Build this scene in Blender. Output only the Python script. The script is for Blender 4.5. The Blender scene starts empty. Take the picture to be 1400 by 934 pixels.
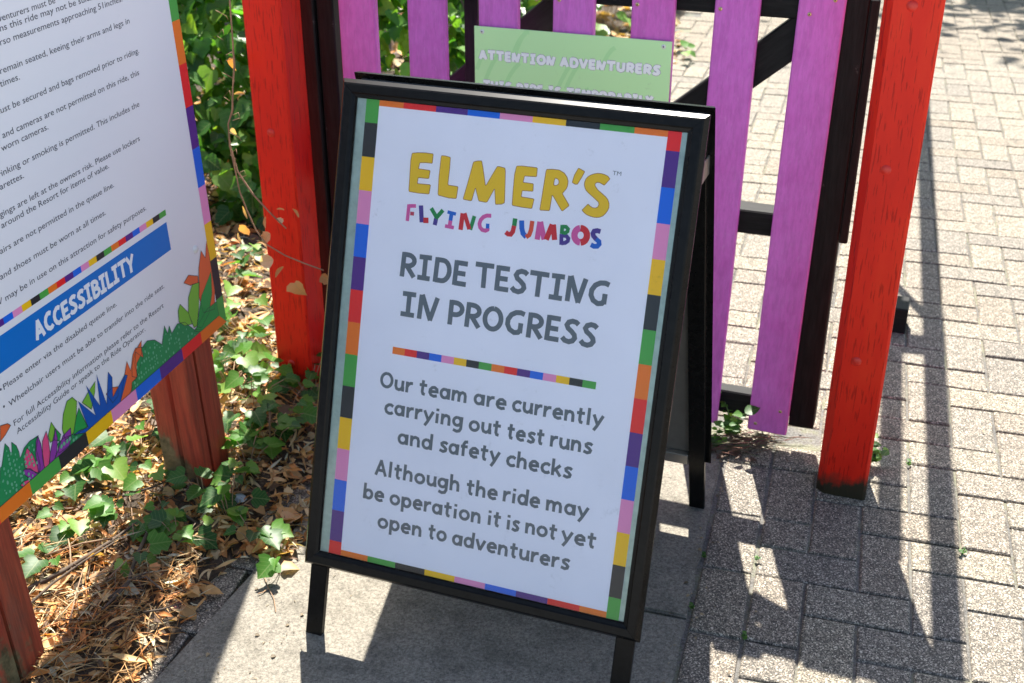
import bpy, bmesh, math, random, json
import numpy as np
from mathutils import Vector, Matrix
C = bpy.context
R = math.radians
random.seed(7)
rng = np.random.default_rng(7)
scene = C.scene
# ------------------------------------------------ camera, world, sun, exposure
cam_d = bpy.data.cameras.new("camera"); cam = bpy.data.objects.new("camera", cam_d)
scene.collection.objects.link(cam); scene.camera = cam
cam.location = (0, 0, 1.5219)
cam.rotation_euler = (R(90 - 27.319), 0, 0)
cam_d.sensor_width = 36; cam_d.lens = 1649.4 / 1400 * 36
cam_d.clip_start = 0.05; cam_d.clip_end = 500
cam_d.dof.use_dof = True; cam_d.dof.focus_distance = 2.08; cam_d.dof.aperture_fstop = 7.0
SUN_EL, SUN_AZ = 54.3, 87.0          # direction towards the sun: azimuth counter-clockwise from +X
world = bpy.data.worlds.new("World"); scene.world = world; world.use_nodes = True
wn = world.node_tree; sky = wn.nodes.new("ShaderNodeTexSky"); sky.sky_type = 'NISHITA'
sky.sun_disc = False; sky.sun_elevation = R(SUN_EL); sky.sun_rotation = R(90 - SUN_AZ)
sky.air_density = 1.0; sky.dust_density = 1.5
wn.nodes["Background"].inputs[1].default_value = 0.083
wn.links.new(sky.outputs[0], wn.nodes["Background"].inputs[0])
sd = bpy.data.lights.new("sun", 'SUN'); sd.energy = 5.0; sd.angle = R(0.55); sd.color = (1.0, 0.95, 0.87)
sun = bpy.data.objects.new("sun", sd); scene.collection.objects.link(sun)
dvec = Vector((math.cos(R(SUN_EL)) * math.cos(R(SUN_AZ)), math.cos(R(SUN_EL)) * math.sin(R(SUN_AZ)), math.sin(R(SUN_EL))))
sun.rotation_euler = dvec.to_track_quat('Z', 'Y').to_euler(); sun.location = dvec * 30
scene.view_settings.view_transform = 'Standard'; scene.view_settings.look = 'None'
scene.view_settings.exposure = 1.62; scene.view_settings.gamma = 1

# ------------------------------------------------ helpers
def link(o):
    scene.collection.objects.link(o); return o
def tag(o, label, cat, group=None):
    o["label"] = label; o["category"] = cat
    if group: o["group"] = group
    return o
def empty(name, mat=None, loc=None):
    o = bpy.data.objects.new(name, None); link(o); o.empty_display_size = .1
    if mat is not None: o.matrix_world = mat
    if loc is not None: o.location = loc
    return o
class MB:
    def __init__(s): s.v = []; s.f = []; s.m = []; s.c = []
    def add(s, vs, fs, mi=0, col=None):
        b = len(s.v); s.v += [tuple(map(float, p)) for p in vs]; s.f += [tuple(i + b for i in f) for f in fs]; s.m += [mi] * len(fs)
        s.c += [(col or (1, 1, 1))] * len(vs)
    def box(s, x0, x1, y0, y1, z0, z1, bev=0.0, mi=0, col=None):
        if bev <= 0:
            vs = [(x, y, z) for z in (z0, z1) for y in (y0, y1) for x in (x0, x1)]
            s.add(vs, [(0, 2, 3, 1), (4, 5, 7, 6), (0, 1, 5, 4), (2, 6, 7, 3), (0, 4, 6, 2), (1, 3, 7, 5)], mi, col); return
        b = bm_box(x0, x1, y0, y1, z0, z1, bev); s.add([v.co[:] for v in b.verts], [tuple(v.index for v in f.verts) for f in b.faces], mi, col); b.free()
    def tube(s, pts, r, n=6, mi=0, col=None, cap=True):
        pts = [Vector(p) for p in pts]; rs = r if isinstance(r, (list, tuple)) else [r] * len(pts)
        ring = []; up = Vector((.31, .17, .93)); vs = []
        for i, p in enumerate(pts):
            d = (pts[min(i + 1, len(pts) - 1)] - pts[max(i - 1, 0)]).normalized()
            a = d.cross(up).normalized(); bb = d.cross(a)
            for k in range(n):
                t = 2 * math.pi * k / n; vs.append(p + (a * math.cos(t) + bb * math.sin(t)) * rs[i])
        fs = [(i * n + k, i * n + (k + 1) % n, (i + 1) * n + (k + 1) % n, (i + 1) * n + k) for i in range(len(pts) - 1) for k in range(n)]
        if cap: fs += [tuple(range(n))[::-1], tuple((len(pts) - 1) * n + k for k in range(n))]
        s.add(vs, fs, mi, col)
    def build(s, name, mats, parent=None, mat=None, smooth=False, color=False):
        me = bpy.data.meshes.new(name); me.from_pydata(s.v, [], s.f)
        if not isinstance(mats, (list, tuple)): mats = [mats]
        for m in mats: me.materials.append(m)
        if any(s.m): me.polygons.foreach_set("material_index", s.m)
        if color:
            a = me.color_attributes.new("Col", 'FLOAT_COLOR', 'POINT')
            a.data.foreach_set("color", np.c_[np.array(s.c, float), np.ones(len(s.c))].ravel())
        if smooth: me.polygons.foreach_set("use_smooth", [True] * len(s.f))
        me.update()
        return obj(name, me, parent, mat)
def bm_box(x0, x1, y0, y1, z0, z1, bev, seg=1):
    b = bmesh.new(); bmesh.ops.create_cube(b, size=1)
    for v in b.verts: v.co = Vector(((x0 + x1) / 2 + v.co.x * (x1 - x0), (y0 + y1) / 2 + v.co.y * (y1 - y0), (z0 + z1) / 2 + v.co.z * (z1 - z0)))
    bmesh.ops.bevel(b, geom=b.edges[:], offset=bev, segments=seg, affect='EDGES', profile=.6)
    b.verts.ensure_lookup_table(); b.verts.index_update(); return b
def obj(name, me, parent=None, mat=None):
    o = bpy.data.objects.new(name, me); link(o)
    if parent is not None: o.parent = parent
    if mat is not None: o.matrix_local = mat
    return o
def frame_m(o, x, y, z):
    m = Matrix.Identity(4)
    for i in range(3):
        m[i][0] = x[i]; m[i][1] = y[i]; m[i][2] = z[i]; m[i][3] = o[i]
    return m

# ------------------------------------------------ materials
class N:
    def __init__(s, name):
        s.m = bpy.data.materials.new(name); s.m.use_nodes = True; s.t = s.m.node_tree; s.n = s.t.nodes
        s.b = s.n["Principled BSDF"]; s.out = s.n["Material Output"]; s.tc = None
    def new(s, ty, **k):
        x = s.n.new(ty)
        for a, b in k.items(): setattr(x, a, b)
        return x
    def l(s, a, b): s.t.links.new(a, b)
    def coord(s, kind="Object", scale=(1, 1, 1)):
        if s.tc is None: s.tc = s.new("ShaderNodeTexCoord")
        mp = s.new("ShaderNodeMapping"); mp.inputs["Scale"].default_value = scale; s.l(s.tc.outputs[kind], mp.inputs[0]); return mp.outputs[0]
    def noise(s, scale, detail=4, rough=.6, stretch=(1, 1, 1), kind="Object", dist=0):
        x = s.new("ShaderNodeTexNoise"); x.inputs["Scale"].default_value = scale; x.inputs["Detail"].default_value = detail
        x.inputs["Roughness"].default_value = rough; x.inputs["Distortion"].default_value = dist; s.l(s.coord(kind, stretch), x.inputs["Vector"]); return x.outputs["Fac"]
    def vor(s, scale, feature='F1', stretch=(1, 1, 1), kind="Object"):
        x = s.new("ShaderNodeTexVoronoi", feature=feature); x.inputs["Scale"].default_value = scale; s.l(s.coord(kind, stretch), x.inputs["Vector"]); return x
    def ramp(s, fac, stops, interp='LINEAR'):
        x = s.new("ShaderNodeValToRGB"); x.color_ramp.interpolation = interp; e = x.color_ramp.elements
        while len(e) > 1: e.remove(e[-1])
        e[0].position = stops[0][0]; e[0].color = col4(stops[0][1])
        for p, c in stops[1:]:
            q = e.new(p); q.color = col4(c)
        s.l(fac, x.inputs[0]); return x.outputs[0]
    def mix(s, fac, a, b, bt='MIX'):
        x = s.new("ShaderNodeMix", data_type='RGBA', blend_type=bt)
        for i, v in ((0, fac), (6, a), (7, b)):
            if hasattr(v, "links"): s.l(v, x.inputs[i])
            elif i == 0: x.inputs[0].default_value = v
            else: x.inputs[i].default_value = col4(v)
        return x.outputs[2]
    def math(s, op, a, b=0.0):
        x = s.new("ShaderNodeMath", operation=op)
        for i, v in ((0, a), (1, b)):
            if hasattr(v, "links"): s.l(v, x.inputs[i])
            else: x.inputs[i].default_value = v
        return x.outputs[0]
    def color(s, c):
        if hasattr(c, "links"): s.l(c, s.b.inputs["Base Color"])
        else: s.b.inputs["Base Color"].default_value = col4(c)
    def set(s, **k):
        for a, v in k.items():
            i = s.b.inputs[a.replace("_", " ")]
            if hasattr(v, "links"): s.l(v, i)
            else: i.default_value = v
        return s
    def bump(s, h, strength=.3, dist=.002):
        x = s.new("ShaderNodeBump"); x.inputs["Strength"].default_value = strength; x.inputs["Distance"].default_value = dist
        s.l(h, x.inputs["Height"]); s.l(x.outputs[0], s.b.inputs["Normal"])
    def attr(s, name="Col"):
        x = s.new("ShaderNodeAttribute", attribute_name=name); return x.outputs["Color"]
    def rnd(s): return s.new("ShaderNodeObjectInfo").outputs["Random"]
def col4(c):
    if isinstance(c, (int, float)): return (c, c, c, 1)
    return tuple(c) + (1,) if len(c) == 3 else c
def srgb(r, g, b):
    f = lambda u: (u / 255 / 12.92) if u / 255 < .04045 else ((u / 255 + .055) / 1.055) ** 2.4
    return (f(r), f(g), f(b))

def m_paver():
    n = N("exposed_aggregate_paver")
    v = n.vor(430); cr = n.new("ShaderNodeSeparateColor"); n.l(v.outputs["Color"], cr.inputs[0])
    base = n.ramp(cr.outputs[0], [(0, (.045, .042, .037)), (.35, (.108, .100, .086)), (.62, (.205, .189, .161)), (.86, (.33, .304, .260)), (1, (.66, .62, .54))])
    fine = n.ramp(n.noise(90, 6, .7), [(.3, .72), (.7, 1.12)])
    base = n.mix(1.0, base, fine, 'MULTIPLY')
    big = n.ramp(n.noise(5, 6, .7, kind='Generated'), [(.3, (.84, .82, .79)), (.7, (1.08, 1.07, 1.05))]); base = n.mix(1, base, big, 'MULTIPLY')
    r = n.ramp(n.rnd(), [(0, (.80, .79, .80)), (.3, (1.0, .98, .95)), (.6, (1.08, 1.05, .97)), (.8, (.97, .93, .90)), (1, (.90, .84, .77))]); base = n.mix(1, base, r, 'MULTIPLY'); base = n.mix(1, base, (1.04, 1.01, .965), 'MULTIPLY')
    n.color(base); n.set(Roughness=.82)
    h = n.math('ADD', v.outputs["Distance"], n.noise(180, 3)); n.bump(h, .22, .001); return n.m
def m_sand():
    n = N("mossy_joint_sand")
    c = n.ramp(n.noise(9, 5), [(.34, (.05, .044, .034)), (.50, (.13, .115, .085)), (.60, (.20, .20, .085)), (.70, (.33, .30, .20))])
    n.color(n.mix(.5, c, n.ramp(n.noise(220, 3), [(.3, .03), (.7, .26)]), 'MIX')); n.set(Roughness=.95); n.bump(n.noise(150, 4), .8, .004); return n.m
def m_slab():
    n = N("concrete_slab")
    c = n.ramp(n.noise(190, 5, .85), [(.34, (.07, .064, .053)), (.5, (.195, .177, .144)), (.66, (.335, .308, .252))])
    c = n.mix(1, c, n.ramp(n.noise(14, 6, .65), [(.30, (.62, .61, .57)), (.48, (.95, .94, .92)), (.7, (1.12, 1.1, 1.06))]), 'MULTIPLY')
    sp = n.ramp(n.vor(95).outputs["Distance"], [(.05, (.45, .44, .42)), (.12, (1, 1, 1))]); c = n.mix(.5, c, sp, 'MULTIPLY')
    n.color(c); n.set(Roughness=.85); n.bump(n.noise(260, 5), .4, .0015); return n.m
def m_soil():
    n = N("bed_soil"); n.color(n.ramp(n.noise(60, 6, .7), [(.3, (.02, .014, .01)), (.55, (.07, .048, .03)), (.75, (.18, .13, .085))]))
    n.set(Roughness=.95); n.bump(n.noise(90, 6), 1, .01); return n.m
def m_red(dirt=True):
    n = N("red_painted_timber")
    c = n.ramp(n.noise(7, 6, .6, (1, 1, .3)), [(.3, (.58, .012, .006)), (.5, (.70, .018, .006)), (.72, (.78, .040, .010))])
    g = n.ramp(n.noise(230, 3, .55, (1, 1, .075)), [(.33, .0), (.42, 1)])
    g2 = n.ramp(n.noise(14, 4, .6), [(.40, .45), (.60, .0)])      # grain shows only in places
    gm = n.mix(1, g, g2, 'LIGHTEN'); c = n.mix(1, c, n.mix(1, (.66, .5, .5), gm, 'LIGHTEN'), 'MULTIPLY')
    sep = n.new("ShaderNodeSeparateXYZ"); n.l(n.coord(), sep.inputs[0])
    z = sep.outputs[2]; foot = n.math('SUBTRACT', n.math('MULTIPLY', n.noise(24, 6, .7, (1, 1, .5)), .12), z)
    fm = n.ramp(foot, [(.0, 0), (.035, 1)]); c = n.mix(fm, c, (.035, .028, .016))
    patch = n.ramp(n.math('SUBTRACT', n.noise(9, 6, .75), n.math('MULTIPLY', z, .10)), [(.61, 0), (.66, 1)]); c = n.mix(n.math('MULTIPLY', patch, .75), c, (.075, .05, .025))
    chip = n.ramp(n.noise(50, 7, .9), [(.68, 0), (.71, .8)]); c = n.mix(chip, c, (.34, .17, .09))
    n.color(c); n.set(Roughness=.42); n.b.inputs["Specular IOR Level"].default_value = .22
    n.bump(n.math('ADD', g, n.math('MULTIPLY', n.noise(40, 3, .5, (1, 1, .2)), .5)), .25, .0012); return n.m
def m_weather():
    n = N("weathered_red_timber")
    c = n.ramp(n.noise(10, 6, .7, (1, .35, 1)), [(.3, (.34, .030, .013)), (.55, (.36, .062, .024)), (.75, (.21, .075, .045))])
    g = n.ramp(n.noise(120, 4, .7, (1, .05, 1)), [(.35, .55), (.6, 1.05)]); c = n.mix(1, c, g, 'MULTIPLY')
    sep = n.new("ShaderNodeSeparateXYZ"); n.l(n.coord(), sep.inputs[0])
    w = n.ramp(n.math('SUBTRACT', n.noise(7, 6, .72, (1, .45, 1)), n.math('MULTIPLY', sep.outputs[1], .9)), [(.43, 0), (.50, 1)])
    alg = n.ramp(n.noise(45, 5), [(.35, (.05, .045, .016)), (.65, (.20, .16, .075))]); c = n.mix(w, c, alg)
    n.color(c); n.set(Roughness=.7); n.bump(n.noise(80, 6, .7, (1, .06, 1)), .5, .003); return n.m
def m_purple():
    n = N("purple_painted_picket")
    c = n.ramp(n.noise(11, 5, .6), [(.3, (.64, .14, .55)), (.7, (.72, .20, .66))])
    g = n.ramp(n.noise(150, 4, .7, (1, 1, .16)), [(.36, .88), (.6, 1.05)]); c = n.mix(1, c, g, 'MULTIPLY')
    c = n.mix(1, c, n.ramp(n.rnd(), [(0, (.90, .84, .92)), (.5, (1, 1, 1)), (1, (1.0, .86, .90))]), 'MULTIPLY')
    c = n.mix(n.ramp(n.noise(48, 5, .8), [(.67, 0), (.71, .6)]), c, (.16, .04, .12))
    c = n.mix(n.ramp(n.noise(220, 2, .6, (1, 1, .3)), [(.58, 0), (.75, .35)]), c, (.70, .30, .66))
    n.color(c); n.set(Roughness=.55); n.b.inputs['Specular IOR Level'].default_value = .25; n.bump(n.noise(130, 5, .7, (1, 1, .12)), .35, .0012); return n.m
def m_blackwood():
    n = N("black_stained_timber")
    c = n.ramp(n.noise(130, 4, .7, (.08, 1, 1)), [(.35, .004), (.65, .013)])
    c = n.mix(n.ramp(n.noise(16, 7, .8), [(.66, 0), (.70, .7)]), c, (.10, .095, .09))
    n.color(c); n.set(Roughness=.6); n.b.inputs['Specular IOR Level'].default_value = .18; n.bump(n.noise(120, 5, .7, (.08, 1, 1)), .4, .001); return n.m
def m_blackmetal():
    n = N("black_anodised_aluminium"); n.color(n.ramp(n.noise(60, 4), [(.3, .004), (.7, .008)])); n.set(Roughness=.25, Metallic=0.0)
    n.b.inputs["Specular IOR Level"].default_value = .13; n.b.inputs["Coat Weight"].default_value = .0; n.b.inputs["Coat Roughness"].default_value = .15
    n.bump(n.noise(25, 2), .03, .002); return n.m
def m_simple(name, c, rough=.6, metal=0, bumps=None, var=.12, vs=30):
    n = N(name); c = col4(c)[:3]
    n.color(n.ramp(n.noise(vs, 4), [(.3, tuple(x * (1 - var) for x in c)), (.7, tuple(x * (1 + var) for x in c))])); n.set(Roughness=rough, Metallic=metal)
    if bumps: n.bump(n.noise(bumps, 4), .3, .001)
    return n.m
def m_print(name, rough=.4, grime=.12):
    n = N(name); c = n.attr()
    d = n.ramp(n.noise(30, 8, .8), [(.60, (1, 1, 1)), (.72, (1 - grime * 2.4,) * 3)]); c = n.mix(1, c, d, 'MULTIPLY')
    d2 = n.ramp(n.noise(5, 5, .6), [(.3, (1 - grime * .5,) * 3), (.65, (1, 1, 1))]); c = n.mix(1, c, d2, 'MULTIPLY')
    n.color(c); n.set(Roughness=rough); n.b.inputs['Specular IOR Level'].default_value = .25; return n.m
def m_sheet():
    n = N("clear_cover_sheet"); n.n.remove(n.b)
    tr = n.new("ShaderNodeBsdfTransparent"); tr.inputs[0].default_value = (.97, .98, .98, 1)
    gl = n.new("ShaderNodeBsdfGlossy"); gl.inputs["Roughness"].default_value = .12; fr = n.new("ShaderNodeFresnel"); fr.inputs[0].default_value = 1.22
    mx = n.new("ShaderNodeMixShader"); n.l(fr.outputs[0], mx.inputs[0]); n.l(tr.outputs[0], mx.inputs[1]); n.l(gl.outputs[0], mx.inputs[2]); n.l(mx.outputs[0], n.out.inputs[0])
    bp = n.new("ShaderNodeBump"); bp.inputs["Strength"].default_value = .06; bp.inputs["Distance"].default_value = .002; n.l(n.noise(9, 3), bp.inputs["Height"]); n.l(bp.outputs[0], gl.inputs["Normal"])
    return n.m
def m_leaf(name, stops, attr=False, trans=.35, rough=.42):
    n = N(name)
    c = n.attr() if attr else n.ramp(n.rnd(), stops)
    c = n.mix(1, c, n.ramp(n.noise(70, 4), [(.3, (.82, .82, .8)), (.7, (1.12, 1.1, 1.05))]), 'MULTIPLY')
    if not attr:
        sp = n.new("ShaderNodeSeparateXYZ"); n.l(n.coord(), sp.inputs[0]); ax = n.math('ABSOLUTE', sp.outputs[0])
        side = n.math('SINE', n.math('MULTIPLY', n.math('SUBTRACT', sp.outputs[1], n.math('MULTIPLY', ax, .8)), 30.0))
        vein = n.mix(1, n.ramp(ax, [(.008, 1), (.035, 0)]), n.ramp(side, [(.90, 0), (.99, .6)]), 'LIGHTEN')
        c = n.mix(n.math('MULTIPLY', vein, .40), c, (.34, .42, .18))
    n.color(c); n.set(Roughness=rough)
    tl = n.new("ShaderNodeBsdfTranslucent"); n.l(n.mix(1, c, (1.5, 1.6, .7), 'MULTIPLY'), tl.inputs[0])
    mx = n.new("ShaderNodeMixShader"); mx.inputs[0].default_value = trans
    n.l(n.b.outputs[0], mx.inputs[1]); n.l(tl.outputs[0], mx.inputs[2]); n.l(mx.outputs[0], n.out.inputs[0]); return n.m

M = dict(paver=m_paver(), sand=m_sand(), slab=m_slab(), soil=m_soil(), red=m_red(), weather=m_weather(), purple=m_purple(), black=m_blackwood(), metal=m_blackmetal(),
    back=m_simple("galvanised_backing", (.30, .40, .37), .35, .3, None, .15, 60), rearpanel=m_simple("grey_backing_board", (.11, .11, .105), .5),
    alu=m_simple("raw_aluminium", (.45, .44, .42), .35, .9), brass=m_simple("brass_screw", (.62, .48, .25), .35, .8), dark=m_simple("dark_recess", (.01, .01, .01), .6),
    paper=m_print("printed_poster", .38, .10), signprint=m_print("printed_sign_face", .35, .02), green=m_print("printed_green_plate", .4, .06), sheet=m_sheet(),
    plastic=m_simple("white_plastic_cap", (.75, .75, .73), .3), redcap=m_simple("painted_bolt_cap", (.60, .02, .01), .4),
    bark=m_simple("bark", (.09, .065, .045), .9, 0, 60, .4), twig=m_simple("dry_stem", (.30, .19, .11), .8, 0, None, .3),
    leaf=m_leaf("ivy_leaf", [(0, (.022, .085, .016)), (.35, (.045, .15, .022)), (.7, (.09, .25, .03)), (1, (.20, .36, .06))], False, .46, .46),
    leafm=m_leaf("ivy_foliage", None, True, .46, .38),
    dry=m_leaf("dry_leaf", [(0, (.30, .15, .055)), (.3, (.58, .30, .11)), (.6, (.66, .44, .20)), (.85, (.62, .22, .055)), (1, (.70, .60, .38))], False, .25, .6),
    litter=m_leaf("leaf_litter", None, True, .22, .65))

# ------------------------------------------------ ground
LO = Vector((0.4695, 2.2517, 0)); LA = -0.2741; LS = 0.1 * 1.0072
LU = Vector((math.cos(LA), math.sin(LA), 0)); LV = Vector((-math.sin(LA), math.cos(LA), 0))
def lat(c, r, z=0.0): return LO + LU * (c * LS) - LV * (r * LS) + Vector((0, 0, z))
def structure(o): o["kind"] = "structure"; return o
mb = MB(); S_ = 260; mb.add([(-S_, -S_, -.05), (S_, -S_, -.05), (S_, S_, -.05), (-S_, S_, -.05)], [(0, 1, 2, 3)])
structure(mb.build("ground", m_simple("outer_bounce_ground", (.42, .395, .36), .95, 0, None, .25, 2)))  # outer ground, lightened to bounce fill light onto the upright faces
mb = MB(); mb.add([lat(-8.4, 14, -.0052), lat(90, 14, -.0052), lat(90, -140, -.009), lat(-8.4, -140, -.0052)], [(0, 1, 2, 3)])
pav = structure(mb.build("brick_pavement", M["sand"]))
PM = frame_m(LO, LU, LV, (0, 0, 1))        # paving frame: x = columns, y = -rows
def paver_mesh(seed, L=2 * LS, W=LS, gap=.0052):
    rr = random.Random(seed); mbx = MB(); a = L / 2 - gap / 2; b = W / 2 - gap / 2; bv = .0045
    def ring(ia, ib, z, ns=1): return [(sx * ia + rr.uniform(-.0007, .0007), sy * ib + rr.uniform(-.0007, .0007), z) for sx, sy in ((-1, -1), (1, -1), (1, 1), (-1, 1))]
    vs = ring(a, b, -.04) + ring(a, b, -.0035) + ring(a - bv * .45, b - bv * .45, -.0008) + ring(a - bv, b - bv, 0)
    fs = [(i * 4 + k, i * 4 + (k + 1) % 4, i * 4 + 4 + (k + 1) % 4, i * 4 + 4 + k) for i in range(3) for k in range(4)] + [(12, 13, 14, 15)]
    return vs, fs
pm_meshes = []
for s in range(5):
    vs, fs = paver_mesh(s); mbx = MB(); mbx.add(vs, fs); me = bpy.data.meshes.new("paver"); me.from_pydata(vs, [], fs); me.materials.append(M["paver"]); pm_meshes.append(me)
camv = Vector((0, 0, 1.5219)); pit = R(27.319); fw = Vector((0, math.cos(pit), -math.sin(pit))); upv = Vector((0, math.sin(pit), math.cos(pit)))
def pix(p):
    d = Vector(p) - camv; z = d.dot(fw)
    if z < .1: return None
    return 700 + 1649.4 * d.x / z, 467 - 1649.4 * d.dot(upv) / z, z
bricks = []
for c in range(-8, 84):
    for r in range(-134, 14):
        if c < 1 and r >= -3: continue
        if c < -8: continue
        k = (r - c) % 4
        if k == 1:
            if c == 0 and r >= -2: continue
            bricks.append((c + 1, r + .5, 0))
        elif k == 2: bricks.append((c + .5, r + 1, 1))
        elif k == 0 and c == 1 and r >= -2: bricks.append((1.5, r + .5, 2))     # half brick against the border course
for r in range(-3, 13, 2): bricks.append((.47, r + 1, 3))                       # border course beside the slab
for r in range(-1, 15, 2): bricks.append((-9.0 - max(0, r - 3.0) * .09, r + 1.6, 4))     # edging course beside the bed
near = []; far = []
for b in bricks:
    p = lat(b[0], b[1]); q = pix(p)
    if q and -60 < q[0] < 1460 and -40 < q[1] < 980 and q[1] > 0 and not (480 < q[0] < 930 and q[1] > 150): near.append((q[2], b))
    else: far.append(b)
near.sort(key=lambda t: t[0]); far += [b for _, b in near[298:]]; near = [b for _, b in near[:298]]
half = {}
for nm, w_, h_ in (("half", LS, LS), ("border", LS * 1.02, 2 * LS), ("edge", 2 * LS, LS * .98)):
    vs, fs = paver_mesh(hash(nm) % 91, w_, h_); me = bpy.data.meshes.new("paver"); me.from_pydata(vs, [], fs); me.materials.append(M["paver"]); half[nm] = me
def brick_geo(b):
    c, r, k = b; rr = random.Random(int(c * 97 + r * 1313))
    rot = {0: 0, 1: math.pi / 2, 2: 0, 3: 0, 4: math.pi / 2 + .055}[k] + (math.pi if rr.random() < .5 else 0) + rr.uniform(-.006, .006)
    me = pm_meshes[rr.randrange(5)] if k < 2 else half["half"] if k == 2 else half["border"] if k == 3 else half["edge"]
    m = Matrix.Translation(lat(c, r, rr.uniform(-.0018, .0015))) @ Matrix.Rotation(LA + rot, 4, 'Z') @ Matrix.Rotation(rr.uniform(-.006, .006), 4, 'X') @ Matrix.Rotation(rr.uniform(-.006, .006), 4, 'Y')
    return me, m
for b in near:
    me, m = brick_geo(b); obj("paver", me, pav, m)
vv = []; ff = []; n0 = 0
for b in far:
    me, m = brick_geo(b)
    if lat(b[0], b[1]).length > 16: continue
    vv += [m @ v.co for v in me.vertices]; ff += [tuple(i + n0 for i in p.vertices) for p in me.polygons]; n0 += len(me.vertices)
me = bpy.data.meshes.new("distant_pavers"); me.from_pydata(vv, [], ff); me.materials.append(M["paver"]); o = obj("distant_pavers", me, pav); o["kind"] = "stuff"
# concrete slabs
slabp = []
def slab(pts, z0=-.05, z1=.003):
    b = bmesh.new(); vs = [b.verts.new(lat(c, r, z1)) for c, r in pts]; f = b.faces.new(vs)
    if f.normal.z < 0: f.normal_flip()
    f.normal_update()
    if f.normal.z < 0: bmesh.ops.reverse_faces(b, faces=[f])
    ext = bmesh.ops.extrude_face_region(b, geom=[f]); bmesh.ops.translate(b, verts=[g for g in ext["geom"] if isinstance(g, bmesh.types.BMVert)], vec=(0, 0, 0))
    for v in vs: v.co.z = z0
    top = [e for e in b.edges if all(v.co.z > z1 - .001 for v in e.verts)]
    bmesh.ops.bevel(b, geom=top, offset=.004, segments=2, affect='EDGES'); bmesh.ops.recalc_face_normals(b, faces=b.faces[:])
    me = bpy.data.meshes.new("concrete_slab"); b.to_mesh(me); b.free(); me.materials.append(M["slab"]); return obj("concrete_slab", me, pav)
def edgy(c0, r0, c1, r1, n, amp, seed):
    rr = random.Random(seed); return [(c0 + (c1 - c0) * i / n + rr.uniform(-amp, amp), r0 + (r1 - r0) * i / n) for i in range(n)]
slab(edgy(-.12, -1.55, -.1, 4.68, 26, .018, 1) + [(-.1, 4.68), (-8.45, 4.5)] + [(-8.35, -1.55)])
slab(edgy(-.1, 4.76, -.06, 11, 24, .018, 2) + [(-.06, 11), (-9.1, 11), (-8.52, 4.58)])
# planting bed soil
b = bmesh.new(); bmesh.ops.create_grid(b, x_segments=90, y_segments=110, size=1)
from mathutils import noise as mn
for v in b.verts:
    x = -6 + (v.co.x + 1) * 3.55; y = .4 + (v.co.y + 1) * 4.6
    v.co = (x, y, 0)
def bed_edge(y):     # x of the bed's right border at this y
    if y < 2.9: return lat(-9.55, -(y - 2.25) / .097).x - .0 + (.0 if y > 1.8 else .0)
    return lat(-8.2, -(y - 2.25) / .097).x
def bed_z(x, y):
    d = bed_edge(y) - x
    if d < 0: return -.03
    return min(.022, -.012 + d * .35) + .012 * mn.noise(Vector((x * 5, y * 5, 0))) + .008 * mn.noise(Vector((x * 17, y * 17, 3)))
for v in b.verts: v.co.z = bed_z(v.co.x, v.co.y)
me = bpy.data.meshes.new("planting_bed"); b.to_mesh(me); b.free(); me.materials.append(M["soil"]); bed = structure(obj("planting_bed", me))

# ------------------------------------------------ gate posts and gate (frame: x along the gate, y away)
GA = R(-19.7); GO = Vector((0.6917, 2.2155, 0)); GU = Vector((math.cos(GA), math.sin(GA), 0)); GN = Vector((-math.sin(GA), math.cos(GA), 0))
GM = frame_m(GO, GU, GN, (0, 0, 1))
def G(s, d, z): return GO + GU * s + GN * d + Vector((0, 0, z))
def dome(r, h, n=12, rings=3):
    vs = []; fs = []
    for i in range(rings + 1):
        a = i / rings * math.pi / 2
        for k in range(n): vs.append((r * math.cos(a) * math.cos(2 * math.pi * k / n), r * math.cos(a) * math.sin(2 * math.pi * k / n), h * math.sin(a)))
    for i in range(rings):
        for k in range(n): fs.append((i * n + k, i * n + (k + 1) % n, (i + 1) * n + (k + 1) % n, (i + 1) * n + k))
    fs.append(tuple(rings * n + k for k in range(n))); return vs, fs
def facing(s, d, z): return Matrix(((1, 0, 0, s), (0, 0, -1, d), (0, 1, 0, z), (0, 0, 0, 1)))   # local +z -> towards the viewer (-y)
def timber_post(x0, x1, depth, h, ch, loc_s, bolts, label):
    e = empty("gate_post", frame_m(G(loc_s, 0, 0), GU, GN, (0, 0, 1))); tag(e, label, "post", "red posts of the gate")
    prof = [(x0, ch), (x0 + ch, 0), (x1 - .005, 0), (x1, .005), (x1, depth - .004), (x1 - .004, depth), (x0 + .004, depth), (x0, depth - .004)]
    zs = [-.04, .02, .1, .25, .5, .8, 1.1, 1.4, h - .01, h]; rr = random.Random(len(label)); vs = []
    for zi, z in enumerate(zs):
        for (x, y) in prof:
            k = .88 if zi == len(zs) - 1 else 1
            vs.append(((x - (x0 + x1) / 2) * k + (x0 + x1) / 2 + rr.uniform(-.0009, .0009), (y - depth / 2) * k + depth / 2 + rr.uniform(-.0009, .0009), z))
    n = len(prof); fs = [(i * n + k, i * n + (k + 1) % n, (i + 1) * n + (k + 1) % n, (i + 1) * n + k) for i in range(len(zs) - 1) for k in range(n)] + [tuple((len(zs) - 1) * n + k for k in range(n))]
    mb = MB(); mb.add(vs, fs); mb.build("timber", M["red"], e)
    bv, bf = dome(.0105, .0032)
    for (s, z) in bolts:
        mb = MB(); mb.add(bv, bf); mb.build("bolt_cap", M["redcap"], e, facing(s - loc_s, 0, z), smooth=True)
    return e
timber_post(-.021, .085, .095, 1.78, .018, 0, [(.027, .752), (.030, 1.062), (.025, .335)], "red painted timber post standing on the brick paving, right of the gate")
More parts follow.
